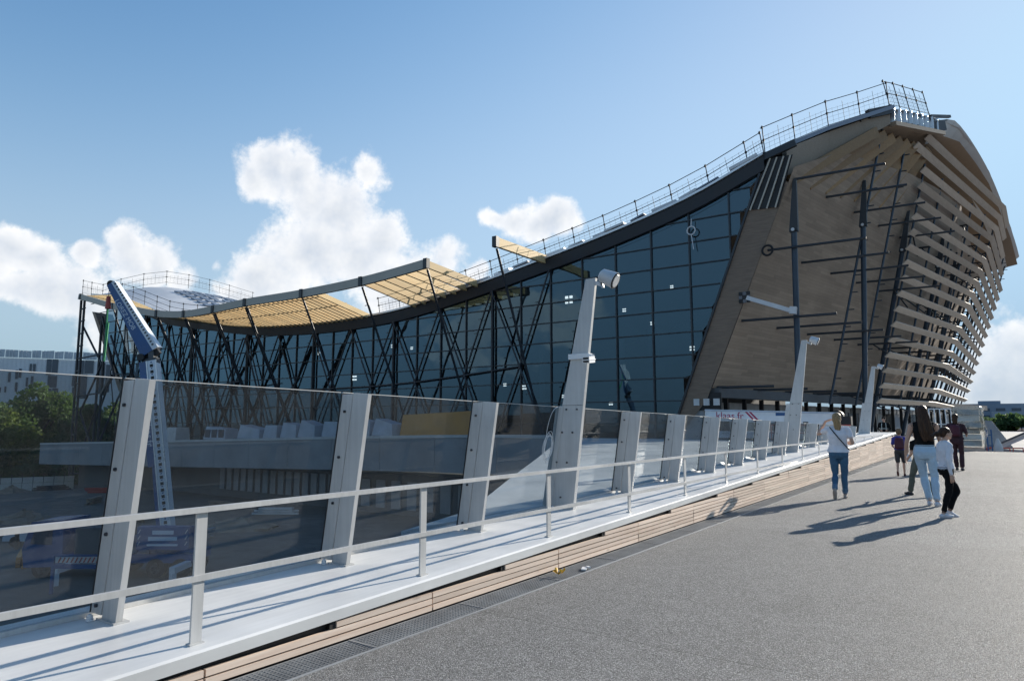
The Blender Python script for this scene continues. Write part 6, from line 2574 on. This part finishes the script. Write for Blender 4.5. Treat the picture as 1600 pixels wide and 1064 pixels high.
# ---- boy with maroon backpack
def boy():
    M = place(-2.28, 22.4, -2, 1.32 / 1.72)
    t = thing('person', 'small child in blue shirt and dark shorts with maroon backpack', 'person', (-2.28, 22.4, 0), 'people walking on the bridge')
    b = Body()
    torso(b, 0.170, 0.170, 'top', 'low', hem=0.96, loose=1.10, sh_w=0.19)
    head(b, (0, 0.02, 1.590), yaw=R(-18), pitch=R(-3))
    leg(b, (0.09, 0, 0.87), (0.10, 0.08, 0.48), (0.10, 0.06, 0.085), (0.1, 1, 0), 'low', 'shoe', skin_from='knee', thigh=0.10)
    leg(b, (-0.09, 0, 0.87), (-0.095, 0.0, 0.47), (-0.10, -0.20, 0.16), (0, 0.6, -0.7), 'low', 'shoe', skin_from='knee', thigh=0.10)
    arm(b, (-0.19, 0, 1.36), (-0.24, 0.03, 1.10), (-0.20, 0.20, 1.02), 'top', half=0.7, puff=1.1)
    b.hand((-0.20, 0.20, 1.02), (0.1, 0.9, 0.1), (1, 0, 0), (0, 0, 1), -1, 0.5, 1.1)
    arm(b, (0.19, 0, 1.36), (0.26, 0.02, 1.10), (0.25, 0.08, 0.86), 'top', half=0.7, puff=1.1)
    b.hand((0.25, 0.08, 0.85), (0, 0.1, -1), (-1, 0, 0), (0, 1, 0), 1, 0.7, 1.1)
    b.build('body', t, M, {**BASE_TAGS, 'top': 'cloth_blue', 'low': 'shoe_dark', 'shoe': 'shoe_brown'}, 0.012)
    h = Body()
    h.ell((0, -0.002, 1.640), (0.098, 0.108, 0.096), 'h')
    h.ell((0, -0.035, 1.590), (0.092, 0.082, 0.085), 'h')
    strands(h, [((0, -0.02, 1.70), 1.0), ((0, -0.07, 1.62), 1.2), ((0, -0.085, 1.54), 1.1)], 0.032, 'h', 14, 0.08, 8)
    h.build('hair', t, M, {'h': 'hair_lightbrown'}, 0.010, 1)
    p = Body()
    p.loft([(0.98, 0, -0.190, 0.13, 0.09), (1.04, 0, -0.20, 0.155, 0.11), (1.30, 0, -0.19, 0.15, 0.10), (1.40, 0, -0.16, 0.11, 0.06)], 'p')
    for sx in (-1, 1):
        p.limb([((sx * 0.10, -0.10, 1.39), 0.020), ((sx * 0.105, 0.0, 1.43), 0.018), ((sx * 0.12, 0.11, 1.30), 0.016)], 'p', 8)
    p.build('backpack', t, M, {'p': 'pack_maroon'}, 0.012, 2)
    g = Body()
    g.loft([(0.52, 0.26, 0.08, 0.075, 0.05), (0.56, 0.26, 0.08, 0.095, 0.065), (0.72, 0.255, 0.08, 0.080, 0.055), (0.80, 0.25, 0.08, 0.03, 0.025)], 'b')
    tb = thing('carrier_bag', 'small white carrier bag in the hand of the child', 'bag', (-2.08, 22.45, 0.4))
    g.build('bag', tb, M, {'b': 'white_plastic'}, 0.010, 2)


boy()


# ---- figure mostly hidden behind the woman in black
def hidden_person():
    M = place(-1.36, 16.6, -50, 1.36 / 1.72)
    t = thing('person', 'figure in grey-green trousers and dark trainers hidden behind the long-haired woman', 'person', (-1.36, 16.6, 0), 'people walking on the bridge')
    b = Body()
    torso(b, 0.165, 0.165, 'top', 'low', sh_w=0.175)
    head(b, (0, 0.02, 1.595), yaw=R(10))
    leg(b, (-0.085, 0, 0.88), (-0.09, 0.16, 0.49), (-0.09, 0.24, 0.09), (0, 1, 0), 'low', 'shoe', thigh=0.09, k=1.12, flare=1.3)
    leg(b, (0.085, 0, 0.88), (0.09, -0.05, 0.47), (0.10, -0.30, 0.14), (0, 1, -0.5), 'low', 'shoe', thigh=0.09, k=1.12, flare=1.3)
    arm(b, (-0.18, 0, 1.37), (-0.20, 0.02, 1.09), (-0.16, 0.18, 0.95), 'top', half=0.6)
    b.hand((-0.16, 0.18, 0.95), (0.1, 0.8, -0.5), (1, 0, 0), (0, 0.5, 1), -1, 0.5)
    arm(b, (0.18, 0, 1.37), (0.20, 0.02, 1.09), (0.16, 0.18, 0.95), 'top', half=0.6)
    b.hand((0.16, 0.18, 0.95), (-0.1, 0.8, -0.5), (-1, 0, 0), (0, 0.5, 1), 1, 0.5)
    b.build('body', t, M, {**BASE_TAGS, 'top': 'cloth_black', 'low': 'cloth_green_grey', 'shoe': 'shoe_dark'}, 0.012)
    h = Body()
    h.ell((0, 0.0, 1.640), (0.088, 0.100, 0.090), 'h')
    h.ell((0, -0.03, 1.60), (0.085, 0.08, 0.09), 'h')
    h.build('hair', t, M, {'h': 'hair_brown'}, 0.010, 2)


hidden_person()


# ---- worker in dark clothes with reflective braces beyond the end of the wall
def worker():
    M = place(-4.95, 42.0, 178, 1.80 / 1.72)
    t = thing('person', 'worker in dark clothes with pale reflective braces beyond the end of the timber wall', 'person', (-4.95, 42.0, 0))
    b = Body()
    torso(b, 0.19, 0.20, 'top', 'low', hem=0.95, loose=1.12, sh_w=0.21)
    head(b, (0, 0.02, 1.60))
    leg(b, (0.09, 0, 0.88), (0.11, 0.02, 0.48), (0.12, 0.0, 0.085), (0.2, 1, 0), 'low', 'shoe')
    leg(b, (-0.09, 0, 0.88), (-0.11, 0.02, 0.48), (-0.12, 0.0, 0.085), (-0.2, 1, 0), 'low', 'shoe')
    for sx in (-1, 1):
        arm(b, (sx * 0.21, 0, 1.37), (sx * 0.29, -0.02, 1.11), (sx * 0.17, 0.20, 1.03), 'top', long=True)
        b.hand((sx * 0.17, 0.20, 1.03), (-sx * 0.6, 0.7, 0), (0, 0, -1), (0, 0.3, 1), sx, 0.5)
    b.build('body', t, M, {**BASE_TAGS, 'top': 'cloth_black', 'low': 'cloth_black', 'shoe': 'shoe_dark'}, 0.014)
    h = Body()
    h.ell((0, 0.0, 1.655), (0.090, 0.106, 0.086), 'h')
    h.build('cap', t, M, {'h': 'cloth_black'}, 0.012, 1)
    v = Body()
    for sx in (-1, 1):
        v.limb([((sx * 0.09, 0.10, 1.40), 0.016), ((sx * 0.10, 0.150, 1.28), 0.016), ((sx * 0.10, 0.140, 1.0), 0.016)], 'v', 8)
    v.limb([((-0.17, 0.10, 1.12), 0.016), ((0, 0.150, 1.12), 0.016), ((0.17, 0.10, 1.12), 0.016)], 'v', 8)
    v.build('braces', t, M, {'v': 'hivis'}, 0.010, 1)


worker()
